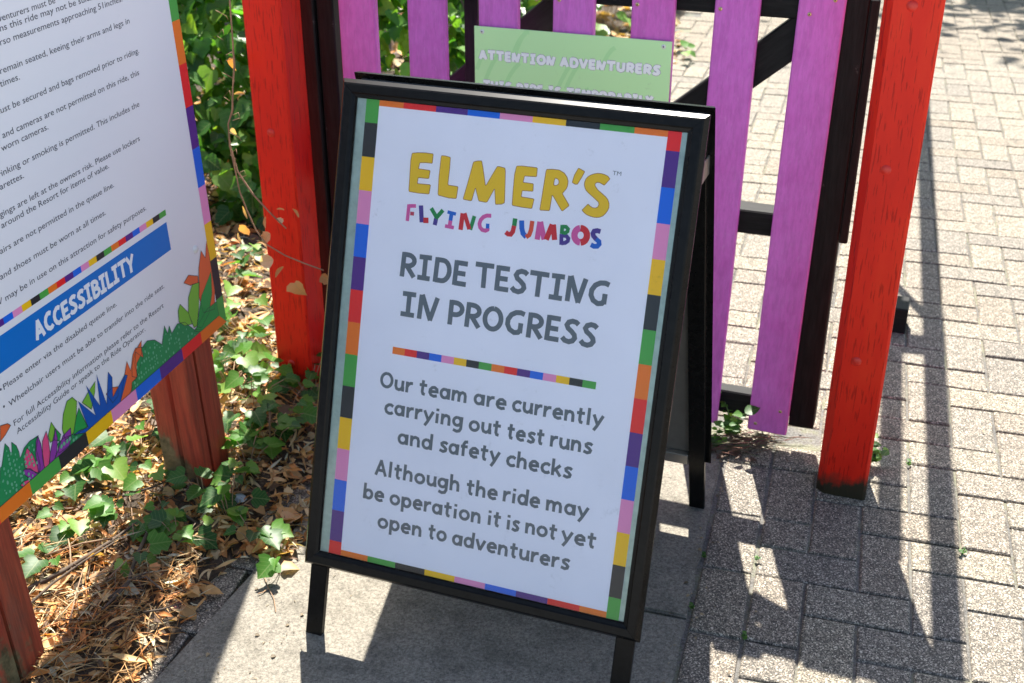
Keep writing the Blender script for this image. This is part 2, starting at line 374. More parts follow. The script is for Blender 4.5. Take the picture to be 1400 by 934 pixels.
timber_post(-.048, .047, .09, 1.78, .004, -1.313, [(-1.318, .683), (-1.322, .085)], "red painted timber post standing among ivy leaves, left of the gate")

gate = tag(empty("picket_gate", GM), "low gate of purple pickets on a black timber frame between two red posts", "gate")
def plank(name, x0, x1, y0, y1, z0, z1, m, bev=.003, lean=0, lbl=None):
    cx, cy, cz = (x0 + x1) / 2, (y0 + y1) / 2, (z0 + z1) / 2; mb = MB()
    mb.box(x0 - cx, x1 - cx, y0 - cy, y1 - cy, z0 - cz, z1 - cz, bev)
    return mb.build(name, m, gate, Matrix.Translation((cx, cy, cz)) @ Matrix.Rotation(lean, 4, 'Y'))
for (x, lean, top) in ((-1.203, 0, 1.058), (-1.034, 0, 1.054), (-.866, 0, 1.05), (-.698, 0, 1.047), (-.529, .002, 1.046), (-.362, .012, 1.048), (-.199, .014, 1.042)):
    plank("picket", x + .006, x + .096, .135, .1545, .046, top, M["purple"], .003, lean)
def rail(name, x0, x1, z0, z1, y0=.1555, y1=.193):
    cx = (x0 + x1) / 2; mb = MB(); mb.box(x0 - cx, x1 - cx, y0, y1, z0, z1, .003); return mb.build(name, M["black"], gate, Matrix.Translation((cx, 0, 0)))
rail("rail", -1.228, -.112, .990, 1.050); rail("rail", -1.228, -.112, .523, .577, .1555, .212); rail("rail", -1.228, -.112, .068, .127)
# stiles stand with their grain upright: the mesh lies along x and is turned
def upright(name, x0, x1, y0, y1, z0, z1, m=None):
    mb = MB(); h = (z1 - z0) / 2; w = (x1 - x0) / 2; mb.box(-h, h, 0, y1 - y0, -w, w, .003)
    return mb.build(name, m or M["black"], gate, Matrix.Translation(((x0 + x1) / 2, y0, (z0 + z1) / 2)) @ Matrix.Rotation(-math.pi / 2, 4, 'Y'))
upright("stile", -.109, -.0525, .150, .200, .066, 1.045); upright("stile", -1.262, -1.218, .150, .200, .05, 1.062); upright("stile", -1.305, -1.264, .140, .195, .05, 1.07)
upright("closing_strip", -.052, -.0335, .150, .164, .53, 1.04); upright("mullion", -.918, -.886, .1945, .222, .129, 1.03)
def brace(xa, za, xb, zb, w, y0, y1):
    L = math.hypot(xb - xa, zb - za); a = math.atan2(zb - za, xb - xa); mb = MB(); mb.box(-L / 2, L / 2, y0, y1, -w / 2, w / 2, .003)
    mb.build("brace", M["black"], gate, Matrix.Translation(((xa + xb) / 2, 0, (za + zb) / 2)) @ Matrix.Rotation(-a, 4, 'Y'))
brace(-.70, .515, -.125, 1.008, .072, .1575, .1905)
brace(-1.20, .55, -.66, 1.005, .066, .224, .262)
sv, sf = dome(.0042, .0016, 10, 2)
for (s, z) in ((-.51, 1.001), (-.339, 1.004), (-.163, 1.006), (-.117, 1.036), (-.678, .998), (-.845, .998), (-1.01, 1.0), (-1.18, 1.0), (-.182, .066), (-.129, .108)):
    mb = MB(); mb.add(sv, sf, 0); mb.add([(x * .3, y * .3, z_ + .0012) for x, y, z_ in sv], sf, 1)
    mb.build("screw", [M["brass"], M["dark"]], gate, facing(s, .1346, z), smooth=True)

# ------------------------------------------------ lettering tools
def stroke_poly(pts, w, z, mb, col):
    n = len(pts); P = [Vector((p[0], p[1])) for p in pts]; L = []
    for i in range(n):
        if i == 0: d = (P[1] - P[0]).normalized(); nn = Vector((-d.y, d.x)); k = 1
        elif i == n - 1: d = (P[-1] - P[-2]).normalized(); nn = Vector((-d.y, d.x)); k = 1
        else:
            d1 = (P[i] - P[i - 1]).normalized(); d2 = (P[i + 1] - P[i]).normalized(); a = Vector((-d1.y, d1.x)); b_ = Vector((-d2.y, d2.x))
            nn = (a + b_); nn = nn.normalized() if nn.length > 1e-6 else a; k = min(1.6, 1 / max(.3, nn.dot(a)))
        L.append((P[i] + nn * w / 2 * k, P[i] - nn * w / 2 * k))
    vs = [(q.x, q.y, z) for pr in L for q in pr]
    mb.add(vs, [(2 * i, 2 * i + 1, 2 * i + 3, 2 * i + 2) for i in range(n - 1)], 0, col)
def arcp(cx, cy, rx, ry, a0, a1, n=12): return [(cx + rx * math.cos(R(a0 + (a1 - a0) * i / n)), cy + ry * math.sin(R(a0 + (a1 - a0) * i / n))) for i in range(n + 1)]
def bowl(x, y0, y1, xr): # D-like bowl drawn from (x,y1) round to (x,y0)
    ym = (y0 + y1) / 2; ry = (y1 - y0) / 2; return [(x, y1)] + arcp(xr - min(.28, (xr - x) * .7), ym, min(.28, (xr - x) * .7), ry, 90, -90, 10) + [(x, y0)]
UP = {
 'R': (.68, [[(.13, 0), (.14, 1)], bowl(.13, .46, .91, .58), [(.26, .50), (.62, .04)]]), 'I': (.58, [[(.29, .1), (.30, .9)], [(.05, .915), (.55, .925)], [(.02, .085), (.53, .08)]]),
 'D': (.74, [[(.13, 0), (.14, 1)], bowl(.13, .09, .91, .66)]), 'E': (.60, [[(.12, 0), (.13, 1)], [(.12, .91), (.57, .91)], [(.12, .5), (.52, .5)], [(.12, .09), (.58, .09)]]),
 'T': (.74, [[(.37, 0), (.37, .9)], [(0, .91), (.74, .91)]]), 'N': (.80, [[(.10, 0), (.13, .99)], [(.15, 1), (.52, 0)], [(.50, 0), (.72, .96)]]),
 'S': (.66, [[(.62, .80), (.52, .88), (.38, .90), (.24, .84), (.18, .72), (.24, .60), (.38, .50), (.50, .38), (.53, .26), (.46, .14), (.32, .08), (.16, .11), (.05, .22)]]),
 'G': (.80, [[(.76, .86), (.60, .91), (.42, .89), (.24, .78), (.13, .58), (.12, .38), (.22, .19), (.40, .09), (.56, .12), (.63, .22)], [(.64, .50), (.63, .10)]]),
 'P': (.64, [[(.13, 0), (.13, 1)], bowl(.13, .43, .91, .58)]), 'O': (.84, [arcp(.42, .5, .32, .41, 90, 450, 26)]), 'A': (.74, [[(.07, 0), (.36, .98)], [(.34, .98), (.66, 0)], [(.18, .33), (.56, .33)]]),
 'C': (.68, [[(.63, .83), (.52, .90), (.38, .90), (.22, .78), (.13, .58), (.13, .38), (.22, .19), (.38, .09), (.52, .11), (.63, .20)]]), 'B': (.66, [[(.12, 0), (.13, 1)], bowl(.12, .52, .92, .53), bowl(.12, .08, .50, .59)]),
 'L': (.56, [[(.12, 0), (.13, 1)], [(.12, .09), (.55, .09)]]), 'Y': (.70, [[(.05, 1), (.36, .48)], [(.66, 1), (.36, .46)], [(.35, .5), (.34, 0)]]), 'V': (.74, [[(.07, 1), (.37, 0)], [(.67, 1), (.37, 0)]]),
 'U': (.74, [[(.12, 1), (.12, .4), (.18, .2), (.37, .09), (.56, .2), (.62, .4), (.62, 1)]]), 'H': (.76, [[(.12, 0), (.12, 1)], [(.64, 0), (.64, 1)], [(.12, .5), (.64, .5)]]), 'M': (.92, [[(.10, 0), (.18, 1)], [(.18, 1), (.46, .25)], [(.46, .25), (.74, 1)], [(.74, 1), (.82, 0)]]),
}
XH = .66
def lo_bowl(cx, rx=.23, ry=.26, cy=.33): return arcp(cx, cy, rx, ry, 90, 450, 22)
LOW = {
 'o': (.66, [lo_bowl(.33, .24)]), 'u': (.62, [[(.10, XH), (.10, .28), (.16, .12), (.30, .07), (.44, .14), (.50, .28), (.51, XH)], [(.52, .3), (.54, 0)]]),
 'r': (.46, [[(.11, 0), (.10, XH)], [(.11, .34), (.18, .50), (.30, .59), (.44, .60)]]), 't': (.50, [[(.22, .90), (.21, .2), (.26, .08), (.38, .06)], [(.02, .60), (.46, .62)]]),
 'e': (.62, [[(.13, .32), (.52, .36), (.50, .50), (.36, .60), (.22, .57), (.11, .43), (.10, .26), (.18, .12), (.34, .06), (.53, .12)]]),
 'a': (.64, [lo_bowl(.29, .21), [(.53, XH), (.53, 0)]]), 'm': (.94, [[(.10, 0), (.09, XH)], [(.10, .34), (.16, .52), (.28, .59), (.40, .54), (.44, .40), (.44, 0)], [(.44, .34), (.50, .52), (.62, .59), (.74, .54), (.79, .40), (.80, 0)]]),
 'n': (.62, [[(.10, 0), (.09, XH)], [(.10, .34), (.16, .52), (.30, .59), (.44, .54), (.49, .40), (.50, 0)]]), 'h': (.62, [[(.10, 0), (.09, 1.0)], [(.10, .34), (.16, .52), (.30, .59), (.44, .54), (.49, .40), (.50, 0)]]),
 'c': (.56, [[(.53, .52), (.40, .60), (.26, .58), (.13, .46), (.10, .30), (.16, .14), (.30, .06), (.44, .08), (.54, .15)]]), 'l': (.30, [[(.14, 0), (.13, 1.0)]]), 'i': (.30, [[(.14, 0), (.14, XH - .06)], [(.14, .74), (.14, .90)]]),
 'y': (.62, [[(.06, XH), (.30, .10)], [(.57, XH), (.28, .02), (.12, -.26)]]), 'g': (.64, [lo_bowl(.29, .21, .24, .35), [(.53, XH), (.53, -.04), (.46, -.20), (.30, -.25), (.10, -.18)]]),
 's': (.54, [[(.50, .53), (.40, .60), (.26, .60), (.16, .52), (.18, .42), (.34, .32), (.43, .22), (.40, .11), (.26, .05), (.05, .12)]]), 'd': (.64, [lo_bowl(.29, .21), [(.53, 1.0), (.53, 0)]]), 'b': (.64, [lo_bowl(.34, .21), [(.10, 1.0), (.10, 0)]]),
 'p': (.64, [lo_bowl(.34, .21), [(.10, XH), (.10, -.30)]]), 'f': (.46, [[(.18, 0), (.18, .72), (.26, .87), (.42, .90)], [(.02, .58), (.42, .60)]]), 'k': (.60, [[(.10, 0), (.10, 1.0)], [(.50, XH), (.14, .28)], [(.26, .38), (.54, .0)]]),
 'v': (.60, [[(.06, XH), (.29, .02)], [(.54, XH), (.29, .02)]]),
}
GLY = {**UP, **LOW}
def word_strokes(mb, s, x0, x1, y, cap, col, w, z, jit=.012, track=.04, skew=0.0):
    rr = random.Random(s); tot = sum(GLY[c][0] + track for c in s) - track; k = (x1 - x0) / (tot * cap); x = x0; zi = 0
    for c in s:
        adv, st = GLY[c]; dy = rr.uniform(-jit, jit) * cap; rot = rr.uniform(-.02, .02) if jit else 0
        for pl in st:
            pts = [(x + ((px + (py - .5) * rot) * k + py * skew) * cap, y + dy + (py - px * rot * .6) * cap) for px, py in pl]
            stroke_poly(pts, w * cap, z + zi * 1e-5, mb, col); zi = (zi + 1) % 6
        x += (adv + track) * cap * k
def fill_poly(mb, loops, z, col):
    b = bmesh.new(); es = []
    for lp in loops:
        vs = [b.verts.new((p[0], p[1], z)) for p in lp]; es += [b.edges.new((vs[i], vs[(i + 1) % len(vs)])) for i in range(len(vs))]
    bmesh.ops.triangle_fill(b, use_beauty=True, use_dissolve=False, edges=es); b.verts.index_update()
    for f in b.faces:
        f.normal_update()
        if f.normal.z < 0: f.normal_flip()
    mb.add([v.co[:] for v in b.verts], [tuple(v.index for v in f.verts) for f in b.faces], 0, col); b.free()
def chaikin(l, n=1):
    for _ in range(n):
        o = []
        for i in range(len(l)):
            a, b_ = l[i], l[(i + 1) % len(l)]
            o += [(a[0] * .93 + b_[0] * .07, a[1] * .93 + b_[1] * .07), (a[0] * .07 + b_[0] * .93, a[1] * .07 + b_[1] * .93)]
        l = o
    return l
def font_text(mb, s, x0, x1, y, size, col, z, anchor=None):
    cu = bpy.data.curves.new("t", 'FONT'); cu.body = s; cu.size = 1; cu.resolution_u = 3; o = bpy.data.objects.new("t", cu); link(o)
    C.view_layer.update(); me = bpy.data.meshes.new_from_object(o.evaluated_get(C.evaluated_depsgraph_get()))
    xs = [v.co.x for v in me.vertices]; a, b_ = min(xs), max(xs); k = (x1 - x0) / (b_ - a)
    mb.add([(x0 + (v.co.x - a) * k, y + v.co.y * size, z) for v in me.vertices], [tuple(p.vertices) for p in me.polygons], 0, col)
    bpy.data.objects.remove(o); bpy.data.meshes.remove(me); bpy.data.curves.remove(cu)

CO = dict(orange=srgb(240, 122, 30), red=srgb(236, 36, 36), purple=srgb(84, 38, 136), blue=srgb(10, 104, 224), pink=srgb(232, 144, 194), yellow=srgb(246, 194, 16), black=srgb(40, 42, 46), green=srgb(74, 166, 70),
    pink2=srgb(214, 88, 160), crimson=srgb(190, 50, 80), violet=srgb(74, 50, 142), red2=srgb(208, 32, 42), green2=srgb(22, 134, 66), blue2=srgb(20, 98, 200), orange2=srgb(222, 78, 40), white=srgb(238, 239, 254), grey=srgb(98, 107, 117), gold=srgb(236, 194, 22), goldline=srgb(160, 104, 60))
SEQ = ['orange', 'red', 'purple', 'blue', 'pink', 'yellow', 'black', 'green']

# ------------------------------------------------ the free-standing pavement sign
PD = json.loads('''{"ELM": [[[[141.7, 767.0], [151.9, 769.1], [166.0, 770.3], [180.3, 770.1], [180.3, 754.3], [169.3, 754.1], [157.5, 752.8], [155.7, 742.4], [177.6, 742.0], [176.6, 728.1], [156.8, 727.6], [156.3, 717.3], [180.8, 718.2], [179.6, 702.3], [160.2, 701.5], [141.8, 702.2], [141.1, 729.9], [140.3, 754.5]]], [[[195.3, 768.8], [203.1, 769.2], [211.9, 767.8], [212.5, 749.5], [212.0, 721.4], [230.8, 721.0], [229.8, 700.8], [215.8, 700.1], [195.9, 702.5], [194.6, 733.1]]], [[[254.0, 764.9], [260.7, 767.2], [268.3, 768.2], [271.7, 757.6], [279.7, 727.1], [296.5, 761.8], [300.2, 762.5], [310.3, 761.0], [311.8, 756.5], [316.1, 704.3], [311.6, 701.4], [300.3, 699.6], [296.2, 726.2], [285.5, 702.1], [282.5, 701.0], [270.1, 701.6], [261.9, 723.6], [257.8, 701.3], [255.6, 700.1], [241.9, 701.1], [247.2, 727.6]]], [[[330.4, 766.5], [339.1, 767.8], [366.5, 767.9], [366.8, 753.1], [345.9, 752.2], [344.4, 741.4], [362.5, 741.3], [363.4, 728.9], [344.5, 727.9], [343.9, 717.4], [366.7, 716.8], [364.5, 700.6], [346.7, 700.6], [329.6, 701.7], [328.8, 724.8], [328.3, 753.2]]], [[[381.9, 766.8], [391.8, 768.4], [404.0, 768.5], [413.2, 764.6], [418.7, 758.6], [421.2, 752.3], [421.2, 744.9], [419.6, 739.7], [413.7, 731.3], [427.9, 713.4], [416.7, 702.4], [396.6, 727.9], [395.4, 700.8], [378.4, 699.8], [379.7, 722.5]], [[398.7, 754.7], [402.2, 754.2], [405.1, 752.1], [406.0, 748.9], [405.3, 745.5], [402.6, 743.4], [399.7, 742.9], [397.4, 743.7], [397.5, 749.6]]], [[[436.1, 775.4], [447.3, 770.9], [443.0, 760.6], [437.5, 749.3], [433.2, 748.8], [428.3, 751.1], [430.6, 763.3]]], [[[490.4, 763.9], [482.4, 752.9], [474.4, 756.0], [469.8, 756.1], [466.7, 753.5], [467.1, 750.3], [472.4, 744.3], [479.8, 739.5], [487.2, 734.6], [491.1, 730.7], [493.9, 724.8], [494.4, 718.3], [492.9, 713.2], [489.7, 707.8], [486.0, 703.6], [481.1, 701.0], [476.1, 699.9], [471.0, 699.7], [464.9, 700.6], [458.7, 702.3], [454.0, 705.1], [450.1, 708.7], [459.1, 719.7], [462.9, 716.9], [467.5, 714.6], [472.6, 714.9], [475.8, 716.8], [477.3, 721.1], [476.2, 724.6], [472.8, 727.1], [467.2, 731.1], [461.6, 734.8], [456.9, 738.1], [453.1, 741.2], [450.6, 745.0], [449.1, 749.8], [449.2, 754.7], [450.8, 759.8], [453.8, 763.5], [457.7, 766.4], [463.4, 769.1], [469.2, 770.6], [475.1, 770.8], [481.2, 769.8], [486.5, 768.0]]]], "FLY": [["pink2", 5.4, [[144.5, 680.4], [144.1, 651.8]]], ["pink2", 5.4, [[144.4, 677.7], [157.7, 679.4]]], ["crimson", 5.4, [[148.3, 665.4], [155.4, 665.6]]], ["violet", 6.8, [[166.7, 681.4], [171.0, 652.9]]], ["red2", 7.9, [[173.5, 656.9], [183.1, 657.8]]], ["green2", 6.0, [[186.0, 679.1], [197.8, 664.3]]], ["green2", 6.0, [[207.8, 678.5], [196.0, 662.8]]], ["violet", 6.5, [[196.7, 663.4], [195.3, 651.4]]], ["blue2", 4.9, [[216.2, 676.5], [231.9, 674.7]]], ["blue2", 6.0, [[223.8, 675.2], [223.1, 662.5]]], ["pink2", 6.0, [[223.1, 662.5], [222.4, 651.1]]], ["pink2", 5.2, [[214.1, 652.4], [230.5, 651.5]]], ["red2", 6.8, [[243.9, 677.7], [242.9, 649.4]]], ["red2", 6.3, [[247.0, 678.1], [258.6, 652.5]]], ["green2", 5.7, [[265.3, 675.7], [260.5, 651.7]]], ["pink2", 5.7, [[295.1, 679.9], [287.4, 679.2], [281.5, 676.2], [277.1, 670.6], [275.6, 663.9], [277.4, 658.2], [281.7, 654.4], [287.4, 653.8], [291.1, 656.0], [291.5, 658.7]]], ["blue2", 5.4, [[290.3, 666.1], [290.9, 657.9]]], ["green2", 6.7, [[337.7, 680.8], [337.2, 668.2]]], ["red2", 6.7, [[337.1, 668.5], [335.8, 658.2], [332.7, 653.6], [327.9, 653.4], [323.4, 656.1]]], ["blue2", 7.4, [[349.2, 678.9], [351.0, 666.1], [353.9, 658.0], [360.2, 652.6]]], ["orange2", 6.4, [[367.7, 680.5], [367.3, 665.7], [365.1, 656.9], [359.9, 652.5]]], ["pink2", 7.8, [[381.0, 680.9], [379.6, 650.9]]], ["pink2", 7.8, [[381.8, 681.0], [391.7, 652.5]]], ["red2", 7.8, [[402.7, 679.1], [395.2, 652.9]]], ["red2", 7.8, [[404.4, 679.3], [409.6, 654.3]]], ["green2", 5.7, [[420.0, 680.5], [420.5, 665.8]]], ["green2", 5.3, [[420.0, 677.8], [426.6, 678.3], [430.4, 675.1], [430.0, 671.3], [426.4, 668.3], [420.4, 667.2]]], ["violet", 5.7, [[420.2, 665.5], [421.8, 647.9]]], ["violet", 5.7, [[420.8, 663.4], [428.7, 663.6], [432.6, 659.9], [432.2, 655.7], [428.3, 652.1], [421.5, 650.5]]], ["pink2", 9.2, [[450.6, 679.0], [448.1, 678.1], [445.9, 676.6], [444.1, 674.5], [442.9, 672.0], [442.3, 669.2], [442.3, 666.3], [442.9, 663.6], [444.2, 661.0], [446.0, 658.9], [448.2, 657.4], [450.7, 656.4], [453.3, 656.2]]], ["red2", 9.2, [[451.1, 679.1], [453.9, 679.2], [456.7, 678.4], [459.2, 676.9], [461.2, 674.7], [462.7, 672.1], [463.4, 669.1], [463.4, 666.0], [462.6, 663.1], [461.2, 660.4], [459.1, 658.3], [456.6, 656.9], [453.9, 656.2]]], ["violet", 6.7, [[485.3, 678.1], [479.6, 679.0], [474.6, 677.4], [472.9, 673.5], [474.4, 669.5], [479.6, 664.9]]], ["blue2", 6.7, [[479.2, 665.2], [484.6, 661.8], [485.6, 657.7], [482.7, 653.7], [477.1, 652.9], [471.7, 655.0]]]], "WORDS": [["RIDE", 137.7, 263.5, 555.3, 0], ["TESTING", 276.7, 512.8, 556.6, 0], ["IN", 146.1, 217.7, 487.6, 0], ["PROGRESS", 234.2, 501.1, 486.4, 0], ["Our", 119.6, 183.7, 354.5, 1], ["team", 195.0, 287.0, 354.9, 1], ["are", 297.6, 358.4, 355.4, 1], ["currently", 367.3, 529.4, 356.7, 1], ["carrying", 132.6, 283.5, 309.6, 1], ["out", 293.6, 353.3, 308.1, 1], ["test", 363.9, 431.8, 307.0, 1], ["runs", 441.0, 516.5, 307.5, 1], ["and", 163.5, 231.5, 260.0, 1], ["safety", 242.7, 356.5, 260.9, 1], ["checks", 367.6, 486.9, 259.2, 1], ["Although", 125.5, 289.6, 195.4, 1], ["the", 301.0, 360.0, 194.6, 1], ["ride", 368.8, 437.1, 196.0, 1], ["may", 446.9, 523.4, 196.1, 1], ["be", 106.5, 148.7, 147.3, 1], ["operation", 158.7, 334.7, 146.9, 1], ["it", 345.2, 371.3, 148.4, 1], ["is", 380.7, 405.4, 147.4, 1], ["not", 415.1, 473.5, 147.6, 1], ["yet", 480.2, 543.0, 147.4, 1], ["open", 139.8, 227.2, 99.2, 1], ["to", 238.4, 274.4, 99.8, 1], ["adventurers", 284.8, 501.8, 99.2, 1]]}''')
BO = Vector((-.387, 1.784, 0)); BY = -.3503; BT = .3158; BZ = .1393; BW = .6374; BH = .8805
AM = frame_m(BO, (math.cos(BY), math.sin(BY), 0), (-math.sin(BY), math.cos(BY), 0), (0, 0, 1))
aboard = tag(empty("pavement_sign", AM), "black framed folding pavement sign with a multicoloured bordered poster, standing on the concrete slab", "sign")
st_, ct_ = math.sin(BT), math.cos(BT)
FM = frame_m((0, 0, BZ), (1, 0, 0), (0, st_, ct_), (0, -ct_, st_))                       # panel frame: x right, y up the panel, z out of it
RM = frame_m((BW, .334 + .8365 * math.tan(BT), BZ), (-1, 0, 0), (0, -st_, ct_), (0, ct_, st_))
PROF2 = [(0, -.0105), (.0036, -.0012), (.0055, 0), (.022, -.0004), (.0295, -.0034), (.031, -.0065), (.031, -.0085)]
PROF = [(0, -.017), (0, -.0115), (.0066, -.0018), (.0095, 0), (.022, -.0004), (.0245, -.0022), (.0295, -.0034), (.031, -.0065), (.031, -.010)]
def frame_bars(mat, W, H, PROF=PROF):
    cs = [(0, 0, 1, 1), (W, 0, -1, 1), (W, H, -1, -1), (0, H, 1, -1)]
    for i in range(4):
        a, b_ = cs[i], cs[(i + 1) % 4]; g = .00025; mb = MB(); vs = []
        ux, uy = (b_[0] - a[0]), (b_[1] - a[1]); L = math.hypot(ux, uy); ux /= L; uy /= L
        for (c, sgn) in ((a, 1), (b_, -1)):
            for (ins, h) in PROF: vs.append((c[0] + c[2] * ins + ux * sgn * g, c[1] + c[3] * ins + uy * sgn * g, h))
            vs.append((c[0] + c[2] * .002, c[1] + c[3] * .002, -.017)) if False else None
        vs = [v for v in vs if v]; n = len(PROF)
        fs = [(k, n + k, n + k + 1, k + 1) for k in range(n - 1)] + [(n - 1, 2 * n - 1, n, 0)] + [tuple(range(n)), tuple(range(2 * n - 1, n - 1, -1))]
        mb.add(vs, fs); o = mb.build("frame_bar", M["metal"], aboard, mat)
        bm_ = bmesh.new(); bm_.from_mesh(o.data); bmesh.ops.recalc_face_normals(bm_, faces=bm_.faces[:]); bm_.to_mesh(o.data); bm_.free()
frame_bars(FM, BW, BH); frame_bars(RM, BW, BH, PROF2)
def panel_box(name, mat, x0, x1, y0, y1, z0, z1, m, bev=0): mb = MB(); mb.box(x0, x1, y0, y1, z0, z1, bev); return mb.build(name, m, aboard, mat)
panel_box("backing_panel", FM, .012, BW - .012, .012, BH - .012, -.0165, -.0092, M["back"])
panel_box("rear_panel", RM, .012, BW - .012, .012, BH - .012, -.0165, -.0070, M["rearpanel"])
for mt in (FM, RM):
    for (x0, x1) in ((.010, .043), (BW - .043, BW - .010)):
        yb = -.1465 + (.0065 if mt is FM else .0065)
        panel_box("leg", mt, x0, x1, yb, BH - .02, -.031, -.0175, M["metal"], .0015)
    panel_box("cross_bar", mt, .0445, BW - .0445, .004, .034, -.0300, -.0175, M["alu"], .0015)
    panel_box("cross_bar", mt, .0445, BW - .0445, BH - .05, BH - .022, -.0300, -.0175, M["alu"], .0015)
for x in (.06, .30, .55):
    mb = MB(); mb.box(x, x + .035, .290, .318, .955, .962, .001); mb.build("hinge", M["metal"], aboard)
for x in (.0085, BW - .0115):
    mb = MB(); mb.box(x, x + .003, .26, .36, .85, .885, .001); mb.build("spreader_bracket", M["alu"], aboard)
# poster: sheet with its print
poster = panel_box("poster", FM, .0482, .5975, .020, .862, -.0088, -.0083, M["paper"])
nv = len(poster.data.vertices); a = poster.data.color_attributes.new("Col", 'FLOAT_COLOR', 'POINT'); a.data.foreach_set("color", list(CO["white"] + (1,)) * nv)
ZP = -.0082; mm = .001; prm = MB()
def quad(mb, x0, x1, y0, y1, z, col): mb.add([(x0, y0, z), (x1, y0, z), (x1, y1, z), (x0, y1, z)], [(0, 1, 2, 3)], 0, col)
LX = (.0483, .0728); RX = (.5752, .5974); PY = .0582
seqL = ['green', 'black', 'yellow', 'pink', 'blue', 'purple', 'red', 'orange']
top, bot = .8619, .0201
yb_ = [.8619] + [.8100 - i * .05803 for i in range(14)] + [bot]
for i in range(15): quad(prm, LX[0], LX[1], yb_[i + 1], yb_[i], ZP, CO[seqL[i % 8]])
seqR = ['red', 'purple', 'blue', 'pink', 'yellow', 'black', 'green', 'orange']
yr = [.8619] + [.8190 - i * .05765 for i in range(14)] + [bot]
for i in range(15): quad(prm, RX[0], RX[1], yr[i + 1], yr[i], ZP, CO[seqR[i % 8]])
xt = [.0728, .1180] + [.1776 + i * .0572 for i in range(7)] + [.5752]
for i, cn in enumerate(['orange', 'red', 'purple', 'blue', 'pink', 'yellow', 'black', 'green', 'orange']): quad(prm, xt[i], xt[i + 1], .8398, .8619, ZP, CO[cn])
xb = [.0728, .1267, .1815] + [.2391 + i * .0577 for i in range(6)] + [.5752]
for i, cn in enumerate(['orange', 'green', 'black', 'yellow', 'pink', 'blue', 'purple', 'red', 'orange']): quad(prm, xb[i], xb[i + 1], .0201, .0418, ZP, CO[cn])
for i in range(16): quad(prm, .1387 + i * .02314, .1387 + (i + 1) * .02314, .4182, .4308, ZP, CO[SEQ[i % 8]])
prm.build("printed_border", M["paper"], poster, color=True)
let = MB()
for letter in PD["ELM"]:
    lp = [[(x * mm, y * mm) for x, y in q] for q in letter]; lp = [chaikin(q) for q in lp]
    fill_poly(let, lp, ZP + .00006, CO["gold"])
    for q in lp: stroke_poly(q + [q[0]], .0011, ZP + .00012, let, CO["goldline"])
for i, (cn, w, pts) in enumerate(PD["FLY"]): stroke_poly([(x * mm, y * mm) for x, y in pts], w * mm * 1.18, ZP + .00004 + (i % 7) * .00001, let, CO[cn])
for (s, x0, x1, y, kind) in PD["WORDS"]:
    cap = (.0428 if kind == 0 else .0293)
    word_strokes(let, s, x0 * mm + (.000 if kind == 0 else 0), x1 * mm, y * mm, cap, CO["grey"], .20 if kind == 0 else .185, ZP + .00004, .012, .05)
font_text(let, "TM", .4937, .5080, .7708, .0098, CO["grey"], ZP + .00005)
let.build("lettering", M["paper"], poster, color=True)
panel_box("cover_sheet", FM, .0305, BW - .0305, .0305, BH - .0305, -.0064, -.0060, M["sheet"])

# ------------------------------------------------ green notice plate on the gate
gp = tag(empty("notice_plate", frame_m(G(-.867, .127, .62), GU, Vector((0, 0, 1)), -GN)), "pale green plate with white capital lettering screwed across the purple pickets", "sign")
mb = MB(); W_ = .4355; mb.box(0, W_, 0, .312, -.0035, 0, .0006)
pl = mb.build("plate", M["green"], gp); nv = len(pl.data.vertices); a = pl.data.color_attributes.new("Col", 'FLOAT_COLOR', 'POINT'); a.data.foreach_set("color", list(srgb(208, 252, 184) + (1,)) * nv)
let = MB(); rr = random.Random(3)
for i in range(16):         # faint printed leaf strokes
    x = rr.uniform(.0, .40); y = rr.uniform(.0, .26); L = rr.uniform(.03, .08); pts = [(min(W_ - .003, max(.003, x + L * t * .6)), min(.308, y + L * t + .01 * math.sin(t * 3))) for t in (0, .25, .5, .75, 1)]
    stroke_poly(pts, .009, .0002 + i * .00001, let, srgb(192, 244, 172))
def plate_line(words, y, cap):
    for s, x0, x1 in words:
        word_strokes(let, s, x0, x1, y, cap, srgb(150, 120, 170), .43, .0004, 0, .10); word_strokes(let, s, x0, x1, y, cap, srgb(255, 255, 255), .36, .0006, 0, .10)
plate_line([("ATTENTION", .0115, .1845), ("ADVENTURERS", .1965, .4145)], .2415, .0195)
plate_line([("THIS", .020, .085), ("RIDE", .098, .158), ("IS", .170, .198), ("TEMPORARILY", .212, .402)], .1755, .0195)
let.build("lettering", M["green"], pl, color=True)
for x in (.0185, .4187):
    mb = MB(); v_, f_ = dome(.005, .002, 10, 2); mb.add(v_, f_); mb.add([(a_ * .3, b_ * .3, c_ + .0015) for a_, b_, c_ in v_], f_, 1); mb.build("screw", [M["plastic"], M["dark"]], gp, Matrix.Translation((x, .301, 0)), smooth=True)

